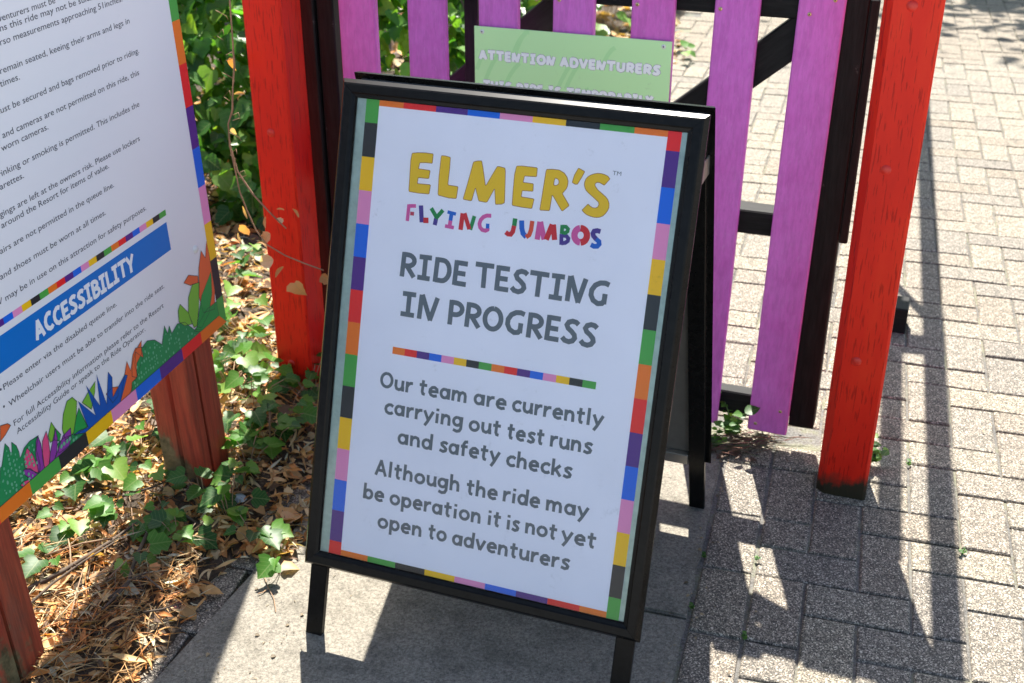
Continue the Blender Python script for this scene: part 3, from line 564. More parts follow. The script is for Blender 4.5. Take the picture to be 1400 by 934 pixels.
# ------------------------------------------------ tall information board at the left
SD = json.loads('''{"T": [["adventurers must be", [-360.4, 1102.0], [-195.4, 1105.9]], ["ns this ride may not be suitable", [-343.7, 1089.3], [-68.4, 1089.6]], ["rso measurements approaching 51inches.", [-350.3, 1070.4], [-5.6, 1068.4]], ["remain seated, keeing their arms and legs in", [-364.9, 1029.3], [5.1, 1026.9]], ["times.", [-371.6, 1010.2], [-322.8, 1008.0]], ["must be secured and bags removed prior to riding.", [-399.3, 972.5], [18.6, 968.9]], ["s and cameras are not permitted on this ride, this", [-406.0, 933.3], [6.8, 932.2]], ["worn cameras.", [-401.6, 915.2], [-279.7, 913.1]], ["drinking or smoking is permitted. This includes the", [-433.1, 882.3], [-9.8, 872.9]], ["arettes.", [-424.7, 860.0], [-364.4, 856.3]], ["gings are left at the owners risk. Please use lockers", [-439.8, 817.5], [-28.0, 816.2]], ["around the Resort for items of value.", [-441.9, 800.9], [-137.1, 797.9]], ["airs are not permitted in the queue line.", [-458.4, 764.8], [-133.3, 758.9]], ["and shoes must be worn at all times.", [-472.1, 726.1], [-172.5, 719.5]], ["V may be in use on this attraction for safety purposes.", [-490.9, 688.2], [-47.4, 683.0]], ["Please enter via the disabled queue line.", [-524.2, 552.2], [-193.0, 547.1]], ["Wheelchair users must be able to transfer into the ride seat.", [-521.6, 522.0], [-34.3, 510.9]], ["For full Accessibility information please refer to the Resort", [-521.4, 484.3], [-48.2, 475.5]], ["Accessibility Guide or speak to the Ride Operator.", [-519.9, 466.4], [-121.7, 459.1]]], "I": [["pg", [[[-601.4, 360.2], [-575.9, 432.3], [-571.8, 432.4], [-552.5, 464.7], [-546.3, 452.7], [-545.9, 437.0], [-542.7, 440.2], [-537.4, 458.2], [-529.2, 446.3], [-526.8, 433.1], [-527.6, 420.5], [-512.7, 432.4], [-496.9, 436.0], [-473.8, 433.4], [-486.2, 413.7], [-486.2, 381.4], [-492.3, 363.6], [-524.3, 357.1], [-549.6, 357.5]]]], ["or", [[[-552.5, 498.5], [-535.6, 493.0], [-530.0, 486.2], [-546.0, 478.2], [-561.4, 473.4]]]], ["lg", [[[-450.5, 419.0], [-435.6, 437.9], [-429.9, 423.0], [-438.5, 403.7], [-449.6, 405.0]]]], ["dg", [[[-438.5, 403.7], [-429.9, 423.0], [-419.1, 403.1], [-426.3, 393.7]]]], ["lg", [[[-412.7, 410.3], [-401.9, 433.9], [-384.9, 451.4], [-369.1, 450.7], [-359.5, 437.2], [-370.5, 410.5], [-386.7, 386.7], [-410.7, 387.1]]]], ["dg", [[[-386.7, 386.7], [-370.5, 410.5], [-358.2, 422.8], [-346.5, 377.1], [-384.9, 380.1]]]], ["pg", [[[-434.9, 374.2], [-432.7, 392.1], [-416.5, 393.4], [-390.9, 386.4], [-359.3, 357.8], [-391.2, 361.5]]]], ["pk", [[[-522.6, 398.8], [-518.7, 415.0], [-506.7, 428.7], [-496.9, 409.5], [-493.1, 383.0], [-493.9, 359.1]]]], ["pu", [[[-494.7, 367.8], [-490.1, 408.0], [-482.3, 427.3], [-474.9, 433.5], [-472.4, 416.0], [-474.7, 390.5], [-478.2, 362.8]]]], ["pk", [[[-477.6, 362.4], [-476.0, 391.3], [-467.4, 418.4], [-452.6, 429.6], [-452.2, 411.9], [-455.8, 387.0], [-465.2, 362.8]]]], ["pu", [[[-463.5, 364.5], [-455.8, 387.0], [-441.7, 405.6], [-428.7, 421.0], [-429.6, 401.2], [-439.0, 379.5], [-449.2, 361.0]]]], ["pu", [[[-447.2, 361.2], [-435.9, 380.4], [-415.0, 397.9], [-391.0, 400.3], [-394.9, 380.5], [-407.9, 366.0], [-431.5, 361.1]]]], ["pk", [[[-408.2, 364.9], [-400.0, 365.4], [-384.9, 361.9], [-397.4, 361.1]]]], ["pu", [[[-527.8, 388.9], [-526.7, 397.4], [-511.0, 390.2], [-500.0, 373.9], [-497.3, 360.0], [-515.3, 362.0]]]], ["pk", [[[-543.1, 376.0], [-533.5, 377.8], [-522.0, 374.4], [-515.3, 362.0], [-525.8, 358.0], [-537.0, 362.6]]]], ["lg", [[[-346.6, 427.2], [-327.1, 435.7], [-299.3, 445.6], [-306.7, 427.3], [-325.9, 401.6]]]], ["or", [[[-276.7, 406.7], [-255.9, 409.5], [-238.3, 401.4], [-243.9, 384.3], [-263.1, 380.6]]]], ["or", [[[-211.2, 414.3], [-197.7, 434.5], [-191.4, 411.1], [-175.7, 437.6], [-163.6, 445.9], [-129.8, 431.9], [-177.3, 389.0], [-207.9, 367.5], [-240.2, 367.8]]]], ["bl", [[[-386.0, 383.4], [-370.0, 382.3], [-345.4, 374.9], [-356.3, 435.3], [-318.2, 383.8], [-326.1, 451.2], [-300.4, 394.4], [-291.6, 455.9], [-280.8, 387.6], [-258.1, 443.2], [-249.9, 427.6], [-259.9, 390.3], [-211.6, 413.1], [-204.1, 407.7], [-239.8, 369.0], [-201.5, 365.4], [-274.9, 358.4], [-357.0, 359.1]]]], ["pg", [[[-202.5, 363.1], [-194.5, 387.7], [-174.0, 389.2], [-175.8, 414.8], [-165.0, 437.9], [-145.2, 415.5], [-145.3, 436.2], [-123.1, 441.6], [-98.6, 431.5], [-76.9, 410.3], [-57.9, 443.0], [-51.2, 422.9], [-41.5, 435.2], [-37.2, 416.1], [-13.4, 425.9], [14.1, 417.1], [43.2, 385.8], [75.5, 361.3], [-12.3, 356.4], [-99.2, 362.3], [-184.3, 357.3]]]], ["or", [[[-191.1, 398.3], [-184.3, 419.3], [-163.8, 441.4], [-140.5, 451.4], [-148.7, 425.6], [-168.9, 415.4], [-177.4, 388.9]]]], ["or", [[[34.7, 496.2], [56.3, 504.5], [90.0, 487.8], [87.4, 474.0], [56.8, 481.0]]]], ["or", [[[81.4, 446.4], [98.7, 503.3], [117.5, 533.8], [129.2, 512.0], [143.1, 544.7], [147.0, 517.5], [145.6, 430.8], [133.9, 391.6], [88.4, 403.9]]]], ["lg", [[[-5.7, 426.5], [-2.1, 450.3], [8.5, 460.3], [33.3, 429.6], [39.8, 400.5], [11.8, 409.6]]]], ["lg", [[[33.3, 429.6], [42.5, 459.7], [64.2, 479.9], [91.8, 472.9], [73.2, 419.7], [55.8, 388.5], [44.3, 389.6]]]], ["dg", [[[69.7, 408.2], [91.9, 441.7], [142.7, 476.0], [132.3, 427.9], [109.8, 393.9], [72.0, 376.3], [55.2, 386.6]]]], ["dg", [[[42.0, 382.0], [105.0, 405.0], [175.5, 404.1], [174.3, 327.1], [144.3, 356.1], [66.7, 358.9]]]]]}''')
IA = R(74); IT = R(2); IX = Vector((math.cos(IA), math.sin(IA), 0)); IN_ = Vector((-math.sin(IA), math.cos(IA), 0))
IV = Vector((0, 0, math.cos(IT))) + IN_ * math.sin(IT); IZ = IX.cross(IV)
IMx = frame_m((-.665, 2.209, 0), IX, IV, IZ)
board = tag(empty("information_board", IMx), "large white rules board with coloured checker border and painted plants, on two weathered posts", "sign")
face = MB(); face.box(-1.16, .1745, .342, 1.95, -.004, 0, .0006); face = face.build("panel", M["signprint"], board)
nv = len(face.data.vertices); a = face.data.color_attributes.new("Col", 'FLOAT_COLOR', 'POINT'); a.data.foreach_set("color", list(srgb(230, 231, 236) + (1,)) * nv)
pb = MB(); z1 = .0002; xo, xi, yo, yi = .1745, .1455, .342, .3715
vb = [.3715, .4065, .4975, .5800, .6610, .7430, .8290, .9150, 1.0000, 1.085, 1.17, 1.255, 1.34, 1.425, 1.51, 1.595, 1.68, 1.765, 1.85, 1.95]
cv = ['green', 'black', 'yellow', 'pink', 'blue', 'purple', 'red', 'orange']
for i in range(len(vb) - 1): quad(pb, xi, xo, vb[i], vb[i + 1], z1, CO[cv[i % 8]])
hb = [.1455, .066, -.012, -.099, -.187, -.272, -.353, -.437, -.520, -.605, -.69, -.775, -.86, -.945, -1.03, -1.16]
for i in range(len(hb) - 1):
    cn = SEQ[i % 8]
    if i == 0: pb.add([(hb[1], yo, z1), (xo, yo, z1), (xi, yi, z1), (hb[1], yi, z1)], [(0, 1, 2, 3)], 0, CO[cn])
    else: quad(pb, hb[i + 1], hb[i], yo, yi, z1, CO[cn])
pb.add([(xo, yo, z1), (xo, yi, z1), (xi, yi, z1)], [(0, 1, 2)], 0, CO['green'])
i = 0; x = .0155
while x > -1.1:
    quad(pb, x - .02395, x, .6512, .6630, z1, CO[['green', 'black', 'yellow', 'pink', 'blue', 'purple', 'red', 'orange'][i % 8]]); x -= .02395; i += 1
quad(pb, -1.1, .0118, .5795, .6380, z1, srgb(0, 112, 200))
pb.build("printed_border", M["signprint"], face, color=True)
tx = MB()
for (s, p, q) in SD["T"]: font_text(tx, s, p[0] * mm, q[0] * mm, (p[1] + q[1]) / 2 * mm, .0150, srgb(62, 66, 78), .0003)
for (x, y) in ((-.531, .5545), (-.5335, .524)): fill_poly(tx, [arcp(x, y, .0022, .0022, 0, 330, 11)], .0003, srgb(62, 66, 78))
word_strokes(tx, "ACCESSIBILITY", -.424, -.117, .5905, .0335, srgb(232, 236, 242), .24, .0005, .02, .02)
tx.build("lettering", M["signprint"], face, color=True)
ic = dict(pg=(30, 140, 82), lg=(122, 186, 60), dg=(34, 154, 72), pk=(224, 78, 130), pu=(142, 56, 160), bl=(4, 84, 178), **{'or': (230, 104, 54)})
il = MB()
for i, (cn, loops) in enumerate(SD["I"]):
    lp = []
    for q in loops:
        q2 = []
        for x, y in q: q2.append((min(x * mm, xi), max(y * mm, yi - .0015)))
        lp.append(q2)
    try:
        fill_poly(il, lp, .0003 + i * .00002, srgb(*ic[cn]))
        stroke_poly(lp[0] + [lp[0][0]], .0011, .0009 + i * .000005, il, srgb(40, 60, 60))
    except Exception as e: print("ill", i, e)
    if cn in ('pg',):
        rr = random.Random(i); xs = [p[0] for p in lp[0]]; ys = [p[1] for p in lp[0]]; k = 0
        def inside(px, py, poly):
            c = False; j = len(poly) - 1
            for a_ in range(len(poly)):
                if (poly[a_][1] > py) != (poly[j][1] > py) and px < (poly[j][0] - poly[a_][0]) * (py - poly[a_][1]) / (poly[j][1] - poly[a_][1]) + poly[a_][0]: c = not c
                j = a_
            return c
        for t_ in range(900):
            px = rr.uniform(min(xs), max(xs)); py = rr.uniform(min(ys), max(ys))
            gx = round(px / .0085) * .0085 + rr.uniform(-.0014, .0014); gy = round(py / .0085) * .0085 + rr.uniform(-.0014, .0014)
            if k < 90 and all(inside(gx + dx, gy + dy, lp[0]) for dx in (-.004, .004) for dy in (-.004, .004)):
                r_ = rr.uniform(.0014, .0026); il.add([(x, y, .0010 + k * 1e-6) for x, y in arcp(gx, gy, r_, r_ * 1.25, 0, 315, 7)], [tuple(range(8))], 0, srgb(104, 178, 140)); k += 1
il.build("printed_plants", M["signprint"], face, color=True)
mb = MB(); v_, f_ = dome(.0085, .006, 14, 4); mb.add(v_, f_); mb.build("screw_cap", M["plastic"], board, Matrix.Translation((.098, .545, 0)), smooth=True)
def board_post(x0, x1, seed, lbl):
    b = bmesh.new(); rr = random.Random(seed); W = x1 - x0; n = 14; prof = [(0, 0), (.5, .02), (.58, .10), (.62, .02), (1, 0), (1, 1), (0, 1)]; rings = []
    prof = [(0, .03), (.03, 0), (.30, 0), (.335, .11), (.37, 0), (.97, 0), (1, .03), (1, .97), (.97, 1), (.03, 1), (0, .97), (0, .55), (.07, .5), (0, .45)]
    for i in range(n + 1):
        y = -.08 + i / n * 1.94; r_ = []
        for (px, pz) in prof: r_.append(b.verts.new(((px - .5) * W + rr.uniform(-.0012, .0012) + (x0 + x1) / 2 + .006 * math.sin(y * 3 + seed) * (1 if 0 < pz < .2 and .3 < px < .4 else 0), y, -.0055 - pz * .10 + rr.uniform(-.0006, .0006))))
        rings.append(r_)
    for i in range(n):
        for k in range(len(prof)): b.faces.new((rings[i][k], rings[i][(k + 1) % len(prof)], rings[i + 1][(k + 1) % len(prof)], rings[i + 1][k]))
    b.faces.new(rings[-1]); bmesh.ops.recalc_face_normals(b, faces=b.faces[:]); me = bpy.data.meshes.new("post"); b.to_mesh(me); b.free(); me.materials.append(M["weather"])
    o = obj("post", me, board)
board_post(0.0, .108, 1, ""); board_post(-.683, -.577, 2, "")

# ------------------------------------------------ leaves
def ivy_pts(seed, lobes=True):
    rr = random.Random(seed); j = lambda a: a * rr.uniform(.88, 1.12)
    L = [(0, 0), (-.24, -.12), (-.46, .0), (-.56, .24), (-.42, .40), (-.40, .62), (-.20, .78), (0, 1.0)] if lobes else [(0, 0), (-.2, .02), (-.38, .22), (-.42, .42), (-.34, .62), (-.2, .84), (-.06, .97), (0, 1.08)]
    L = [(j(x), y + rr.uniform(-.02, .02)) for x, y in L]; Rr = [(-x * rr.uniform(.9, 1.1), y) for x, y in L]
    return L, Rr
def leaf_geo(seed, lobes=True, fold=.32, curl=.25):
    L, Rr = ivy_pts(seed, lobes); rr = random.Random(seed + 50); vs = [(0, 0, 0), (0, .3, .0), (0, .65, .0)]; cz = rr.uniform(.6, 1.3) * curl
    def zz(x, y): return abs(x) * fold - cz * y * y * .5 + rr.uniform(-.02, .02)
    vs = [(x, y, zz(x, y)) for x, y, _ in vs]
    li = []; ri = []
    for (x, y) in L[1:]: li.append(len(vs)); vs.append((x, y, zz(x, y)))
    for (x, y) in Rr[1:-1]: ri.append(len(vs)); vs.append((x, y, zz(x, y)))
    ri.append(li[-1]); fs = []
    for q, rev in ((li, False), (ri, True)):
        g = [(0, q[0], q[1]), (0, q[1], q[2], 1), (1, q[2], q[3]), (1, q[3], q[4], 2), (2, q[4], q[5]), (2, q[5], q[6])]
        fs += [tuple(reversed(f)) if rev else f for f in g]
    return vs, fs
LEAFG = [leaf_geo(i, True) for i in range(5)] + [leaf_geo(20 + i, False, .25) for i in range(3)]
leaf_me = []
for vs, fs in LEAFG:
    me = bpy.data.meshes.new("leaf"); me.from_pydata(vs, [], [f[::-1] for f in fs]); me.materials.append(M["leaf"]); me.polygons.foreach_set("use_smooth", [True] * len(fs)); leaf_me.append(me)
def orient(loc, direction, up, size, roll=0):
    y = Vector(direction).normalized(); z = (Vector(up) - y * Vector(up).dot(y)).normalized(); x = y.cross(z)
    m = frame_m(loc, x, y, z) @ Matrix.Rotation(roll, 4, 'Y'); return m @ Matrix.Scale(size, 4)
def rvec(r, a, b): return Vector((r.uniform(a, b), r.uniform(a, b), r.uniform(a, b)))
def plant_ivy(x, y, n, spread, size, label, hmin=.03, hmax=.10, kinds=(0, 1, 2, 3, 4), group="ivy plants rooting in the bed", nm="ivy_plant", mats=None, seed=0):
    rr = random.Random(int(x * 1000 + y * 313) + seed); z0 = max(bed_z(x, y), 0); e = tag(empty(nm, loc=(x, y, z0)), label, "plant", group); st = MB()
    for i in range(n):
        a = rr.uniform(0, 6.28); d = spread * math.sqrt(rr.random()); h = rr.uniform(hmin, hmax); p = Vector((math.cos(a) * d, math.sin(a) * d, h))
        up = Vector((rr.uniform(-.45, .45), rr.uniform(-.75, .15), 1)); dr = Vector((math.cos(a) + rr.uniform(-.6, .6), math.sin(a) - .25 + rr.uniform(-.6, .6), rr.uniform(-.35, .15)))
        s = size * rr.uniform(.42, 1.25); o = obj("leaf", leaf_me[rr.choice(kinds)], e, orient(p, dr, up, s, rr.uniform(-.3, .3)))
        st.tube([(p.x * .15, p.y * .15, -.01), (p.x * .6, p.y * .6, h * .7), tuple(p)], .0011, 4)
    st.build("stem", M["twig"], e)
ivy_spots = [(-.878, 2.258, 5, .06, "beside the foot of the nearer board post"), (-.93, 2.30, 4, .05, "in the shade below the board"), (-.80, 2.06, 7, .055, "in full sun, with the palest leaves"), (-.75, 2.40, 4, .05, "close to the foot of the right board post"),
    (-.79, 2.19, 4, .045, "between the two board posts"), (-.83, 2.50, 6, .07, "behind the right board post"), (-.64, 2.56, 9, .09, "between the board post and the left gate post"), (-.60, 2.42, 8, .08, "just in front of the left gate post"),
    (-.592, 2.28, 5, .06, "right of the board post foot"), (-.50, 2.60, 9, .07, "with dark leaves over the foot of the left gate post"), (-.545, 2.47, 8, .07, "with dark leaves beside the pavement sign"), (-.54, 2.70, 7, .08, "climbing at the back of the left gate post"),
    (-.655, 2.13, 6, .05, "in front of the board post"), (-.595, 2.09, 6, .05, "near the corner of the slab"), (-.53, 2.03, 5, .04, "lapping over the slab corner"), (-.68, 2.00, 5, .05, "at the border of the shade by the edging"),
    (-1.0, 2.10, 5, .05, "under the lower corner of the board"), (-.90, 1.92, 3, .04, "beside the left board post"), (-.80, 3.15, 9, .11, "in the sunny litter behind the board"), (-.73, 2.92, 10, .10, "in the sun behind the left gate post"), (-.86, 3.42, 9, .12, "at the foot of the hedge"), (-.79, 2.72, 8, .09, "right behind the board post in the sun"), (-.462, 1.93, 2, .015, "a sprig lying on the slab"), (-.86, 2.40, 6, .07, "just left of the right board post"), (-.95, 2.20, 4, .05, "half hidden behind the lowest board corner"), (-.72, 2.08, 5, .06, "over the grey stick"), (-.70, 2.62, 8, .08, "right behind the sunny side of the board post"), (-.62, 2.85, 9, .10, "at the back left of the left gate post"), (-.95, 2.75, 8, .10, "behind the board in the sun"), (-.92, 3.0, 8, .10, "further back behind the board"), (-.56, 2.36, 7, .06, "against the left edge of the pavement sign"), (-.90, 2.06, 5, .05, "in the sun right of the left board post"), (-.74, 1.93, 4, .045, "low over the long stick"), (-.85, 2.62, 7, .08, "in the sunny gap left of the gate post"), (-.68, 2.72, 7, .07, "in the sun between board post and gate post, well back"), (-.60, 2.20, 5, .05, "near the pale stone")]
for x, y, n, sp, l in ivy_spots: plant_ivy(x, y, int(n * 1.25 + 1), sp * 1.1, .043, "low green ivy " + l, .02 if n < 5 else .03, .06 if n < 6 else .085)

# merged foliage builder
def merged_leaves(name, items, mat, parent=None, geos=LEAFG):
    """items: list of (geo index, matrix, color)"""
    V = []; F = []; Cc = []; n0 = 0
    ga = [(np.c_[np.array(v), np.ones(len(v))], f) for v, f in geos]
    for gi, m, c in items:
        v, f = ga[gi]; w = v @ np.array(m).T; V.append(w[:, :3]); Cc.append(np.tile(np.array(c), (len(v), 1))); F += [tuple(i + n0 for i in q) for q in f]; n0 += len(v)
    me = bpy.data.meshes.new(name); me.from_pydata(np.vstack(V).tolist(), [], F); me.materials.append(mat)
    a = me.color_attributes.new("Col", 'FLOAT_COLOR', 'POINT'); cc = np.vstack(Cc); a.data.foreach_set("color", np.c_[cc, np.ones(len(cc))].ravel())
    me.polygons.foreach_set("use_smooth", [True] * len(F)); o = obj(name, me, parent); o["kind"] = "stuff"; return o
def lcol(rr, bright=1.0):
    t = rr.random(); c = (.045 + .22 * t ** 2, .12 + .30 * t, .016 + .035 * t); k = bright * rr.uniform(.8, 1.15); return tuple(q * k for q in c)
hedge = tag(empty("ivy_hedge", loc=(-1.6, 4.3, 0)), "dense dark green ivy hedge behind the information board and the left end of the gate", "hedge")
rr = random.Random(11); items = []
def hedge_surf(x): return 3.82 + .13 * math.sin(x * 2.3) + .10 * math.sin(x * 6.1 + 1) + (.18 if x > -.3 else 0)
def hedge_top(x): return 1.0 + .12 * math.sin(x * 3.1 + .5) + .08 * math.sin(x * 8.7)
for i in range(8600):
    x = rr.uniform(-3.6, .12); f = hedge_surf(x); dep = abs(rr.gauss(0, .18)); z = rr.random() ** .9 * hedge_top(x); y = f + dep * .8 + max(0, z - .2) * .85 + rr.uniform(-.06, .06)
    if z > .02 and mn.noise(Vector((x * 4, z * 4, 1.7))) > .28 and dep < .2 and i % 4: continue
    dr = Vector((rr.uniform(-.9, .9), rr.uniform(-.9, .1), rr.uniform(-1.1, .2))); up = Vector((rr.uniform(-.6, .6), rr.uniform(-.9, .2), rr.uniform(.4, 1.3)))
    items.append((rr.choice((0, 1, 2, 3, 4, 5, 6)), orient((x + 1.6, y - 4.3, z), dr, up, .062 * rr.uniform(.55, 1.25), rr.uniform(-.5, .5)), lcol(rr)))
for i in range(150):        # the leaves that show largest, one by one
    x = rr.uniform(-1.42, -.78); z = rr.uniform(.05, .72); y = hedge_surf(x) + max(0, z - .2) * .85 - rr.uniform(.0, .08)
    dr = Vector((rr.uniform(-.8, .8), rr.uniform(-.6, .1), rr.uniform(-1.1, -.1))); up = Vector((rr.uniform(-.5, .5), rr.uniform(-1, 0), rr.uniform(.5, 1.4)))
    obj("leaf", leaf_me[rr.randrange(7)], hedge, orient((x + 1.6, y - 4.3, z), dr, up, .070 * rr.uniform(.6, 1.2), rr.uniform(-.4, .4)))
merged_leaves("foliage", items, M["leafm"], hedge)
st = MB()
for i in range(70):
    x = rr.uniform(-3.4, .1) + 1.6; y = rr.uniform(-.15, .45); pts = [(x + rr.uniform(-.1, .1) * k, y + rr.uniform(-.05, .05) * k, .0 + k * .24) for k in range(5)]; st.tube(pts, [.008 - .0015 * k for k in range(5)], 5)
st.build("stem", M["bark"], hedge)
# leafy plants behind the gate, beside the far paving
for (x, y, n, sz, l) in ((.50, 6.5, 34, .15, "bright green broad leaved plant on the bed edge, seen between the fourth and fifth pickets"), (-.25, 5.6, 30, .13, "low leafy plant in the bed behind the gate, left of the black mullion"), (.85, 6.0, 5, .07, "small weed in the paving behind the fifth and sixth pickets")):
    plant_ivy(x, y, n, .28 if n > 10 else .05, sz, l, .05, .42 if n > 10 else .08, (5, 6, 7), "leafy plants beyond the gate", "leafy_plant")

# weeds in the paving joints
def weed(x, y, n, h, label, size=.022, seed=0):
    rr = random.Random(seed + 5); e = tag(empty("weed", loc=(x, y, 0)), label, "plant", "weeds growing in the paving joints"); st = MB()
    for i in range(n):
        a = rr.uniform(0, 6.28); l = h * rr.uniform(.45, 1); lean = rr.uniform(.15, .8); pts = [(math.cos(a) * lean * l * t * t, math.sin(a) * lean * l * t * t, l * t * (1 - .2 * lean * t)) for t in (0, .3, .6, .85, 1)]; st.tube(pts, [.0018, .0015, .0013, .001, .0007], 5)
        for k, t in enumerate((.35, .5, .62, .75, .88, 1)):
            p = Vector((math.cos(a) * lean * l * t * t, math.sin(a) * lean * l * t * t, l * t * (1 - .2 * lean * t))); b_ = a + 1.6 * (1 if k % 2 else -1)
            obj("leaf", leaf_me[5 + k % 3], e, orient(p, (math.cos(b_), math.sin(b_), .25), (rr.uniform(-.3, .3), -.3, 1), size * rr.uniform(.5, 1.1) * (1.7 if t == 1 and i == 0 else 1)))
    st.build("stem", m_weedstem, e)
m_weedstem = m_simple("green_stem", (.12, .24, .05), .5)
weed(.520, 2.435, 6, .13, "tall green weed growing from the joint below the gate, beside the pavement sign", .026, 1)
weed(.478, 2.40, 5, .05, "small grassy weed at the slab end behind the pavement sign's rear leg", .016, 2)
weed(.822, 2.33, 8, .08, "small green weed at the right side of the red post foot", .022, 3)
weed(.60, 2.47, 3, .05, "low weed under the picket nearest the right post", .024, 4)

# ------------------------------------------------ leaf litter
def strip_geo(seed, wid=.22, curl=.9, seg=5):
    rr = random.Random(seed); vs = []; fs = []; a0 = rr.uniform(-.4, .4)
    for i in range(seg + 1):
        t = i / seg; w = wid * (math.sin(math.pi * min(1, t * .92 + .06)) ** .7) * rr.uniform(.85, 1.1) * .5 + .008; x = .12 * math.sin(t * 3 + a0); z = curl * (t - .5) ** 2 * .5 * (1 if seed % 2 else -1) + .05; tw = (t - .5) * rr.uniform(-.2, .9)
        for s in (-1, 0, 1): vs.append((x + s * w * math.cos(tw), t - .5, z + s * w * math.sin(tw) + (abs(s) * w * .5)))
    for i in range(seg):
        for k in (0, 1): fs.append((i * 3 + k, i * 3 + k + 1, i * 3 + k + 4, i * 3 + k + 3))
    return vs, fs
SG = [strip_geo(i, .12 + .045 * (i % 4), .6 + .35 * (i % 3)) for i in range(9)] + [leaf_geo(40 + i, False, .5, .8) for i in range(4)] + [leaf_geo(60, True, .4, .9)]
SG = [(v, f) for v, f in SG]
tri = ([(0, -.5, 0), (.012, 0, .02), (-.012, 0, .02), (0, 0, .045), (0, .5, 0)], [(0, 1, 3), (0, 3, 2), (1, 4, 3), (3, 4, 2), (0, 2, 1), (1, 2, 4)])
SG.append(tri)
def dcol(rr):
    t = rr.random()
    if t < .40: c = (.60, .34, .13)
    elif t < .56: c = (.62, .25, .07)
    elif t < .74: c = (.68, .50, .28)
    elif t < .84: c = (.62, .58, .42)
    else: c = (.16, .09, .05)
    k = rr.uniform(.6, 1.15); return tuple(q * k for q in c)
rr = random.Random(5); items = []
for (c_, r_, n_, l_) in ((-.03, 2.75, 4, "tiny moss tuft in the gap between slab and pavers, level with the red post"), (-.05, 4.4, 4, "tiny moss tuft in the gap beside the slab joint"), (1.0, 2.55, 3, "tiny green sprout in the sunny joint one block from the slab"), (1.02, 5.0, 3, "tiny green sprout at the shadow edge two blocks from the slab"), (5.02, 1.2, 3, "tiny green sprout in a sunlit joint far right of the red post"), (4.0, -1.9, 3, "tiny green sprout between the two shadow stripes")):
    q_ = lat(c_, r_); weed(q_.x, q_.y, n_, .012, l_, .006, int(r_ * 10))
def in_bed(x, y): return x < bed_edge(y) + (.10 if y > 1.97 else -.03)
def scatter(n, x0, x1, y0, y1, smin, smax, kinds, zj=.014):
    k = 0
    while k < n:
        x = rr.uniform(x0, x1); y = rr.uniform(y0, y1)
        if not in_bed(x, y): 
            if rr.random() < .5: k += 1
            continue
        k += 1; a = rr.uniform(0, 6.28); z = max(bed_z(x, y), .002) + rr.uniform(.0, zj)
        up = Vector((rr.gauss(0, .45), rr.gauss(0, .45), 1)); items.append((rr.choice(kinds), orient((x, y, z), (math.cos(a), math.sin(a), rr.gauss(0, .22)), up, rr.uniform(smin, smax), 0), dcol(rr)))
scatter(4600, -1.35, -.40, 1.35, 3.0, .012, .030, (0, 1, 2, 4, 5, 6, 9, 10, 11), .012); scatter(2900, -1.35, -.40, 1.35, 3.0, .026, .052, (0, 1, 2, 3, 4, 5, 6, 7, 8, 0, 1, 2, 4, 5, 10), .014)
scatter(1500, -1.35, -.40, 1.35, 3.0, .03, .075, (14,), .022); scatter(1500, -1.1, -.62, 1.35, 2.0, .05, .11, (14,), .03)
scatter(4200, -1.7, -.2, 2.9, 4.3, .02, .05, (0, 1, 2, 3, 4, 5, 6, 7, 8, 9, 10, 13), .014)
scatter(2600, -1.4, .9, 4.3, 8.2, .04, .09, (0, 1, 2, 3, 9, 10, 13), .02)
# litter blown onto the slab edges and the straw round the weeds
for i in range(260):
    x = .53 + rr.gauss(0, .055); y = 2.41 + rr.gauss(0, .02); a = rr.uniform(-.6, .6) + (3.14 if i % 2 else 0)
    items.append((14, orient((x, y, .006 + abs(rr.gauss(0, .010))), (math.cos(a), math.sin(a), rr.gauss(0, .25)), (0, 0, 1), rr.uniform(.03, .09)), (.30 * rr.uniform(.4, 1.2), .20 * rr.uniform(.4, 1.1), .11)))
for i in range(60):
    items.append((rr.choice((1, 3, 10)), orient((.52 + rr.gauss(0, .05), 2.39 + rr.gauss(0, .025), .006), (rr.uniform(-1, 1), rr.uniform(-1, 1), .1), (0, 0, 1), rr.uniform(.01, .02)), (.09, .05, .03)))
for i in range(420):
    if i < 220: q_ = lat(rr.uniform(-9.2, -7.2) + abs(rr.gauss(0, .5)), rr.uniform(1, 9))
    else: q_ = lat(rr.choice((rr.uniform(-.3, .2), rr.uniform(-6, 8))), rr.uniform(-6, 8))
    if pix(q_) is None: continue
    items.append((rr.choice((0, 2, 4, 9, 14)), orient((q_.x, q_.y, .0045), (rr.uniform(-1, 1), rr.uniform(-1, 1), .1), (0, 0, 1), rr.uniform(.003, .010)), (lambda k_: (.35 * k_, .26 * k_, .16 * k_))(rr.uniform(.25, 1.1))))
o = merged_leaves("leaf_litter", items, M["litter"], bed, SG)
dry_me = []
for k in range(14):
    v, f = SG[k]; me = bpy.data.meshes.new("dry_leaf"); me.from_pydata(v, [], f); me.materials.append(M["dry"]); me.polygons.foreach_set("use_smooth", [True] * len(f)); dry_me.append(me)
for i in range(270):
    if i < 190: x = rr.uniform(-1.2, -.46); y = rr.uniform(1.45, 2.75)
    else: x = rr.uniform(-1.15, -.62); y = rr.uniform(2.75, 3.8)
    if not in_bed(x, y): continue
    a = rr.uniform(0, 6.28); k = rr.choice((0, 1, 2, 3, 4, 5, 6, 7, 8, 3, 7, 6, 9, 10, 12)); z = max(bed_z(x, y), .002) + rr.uniform(.012, .026)
    obj("dry_leaf", dry_me[k], bed, orient((x, y, z), (math.cos(a), math.sin(a), rr.gauss(0, .2)), (rr.gauss(0, .4), rr.gauss(0, .4), 1), rr.uniform(.042, .075) * (.55 if k >= 9 else 1)))
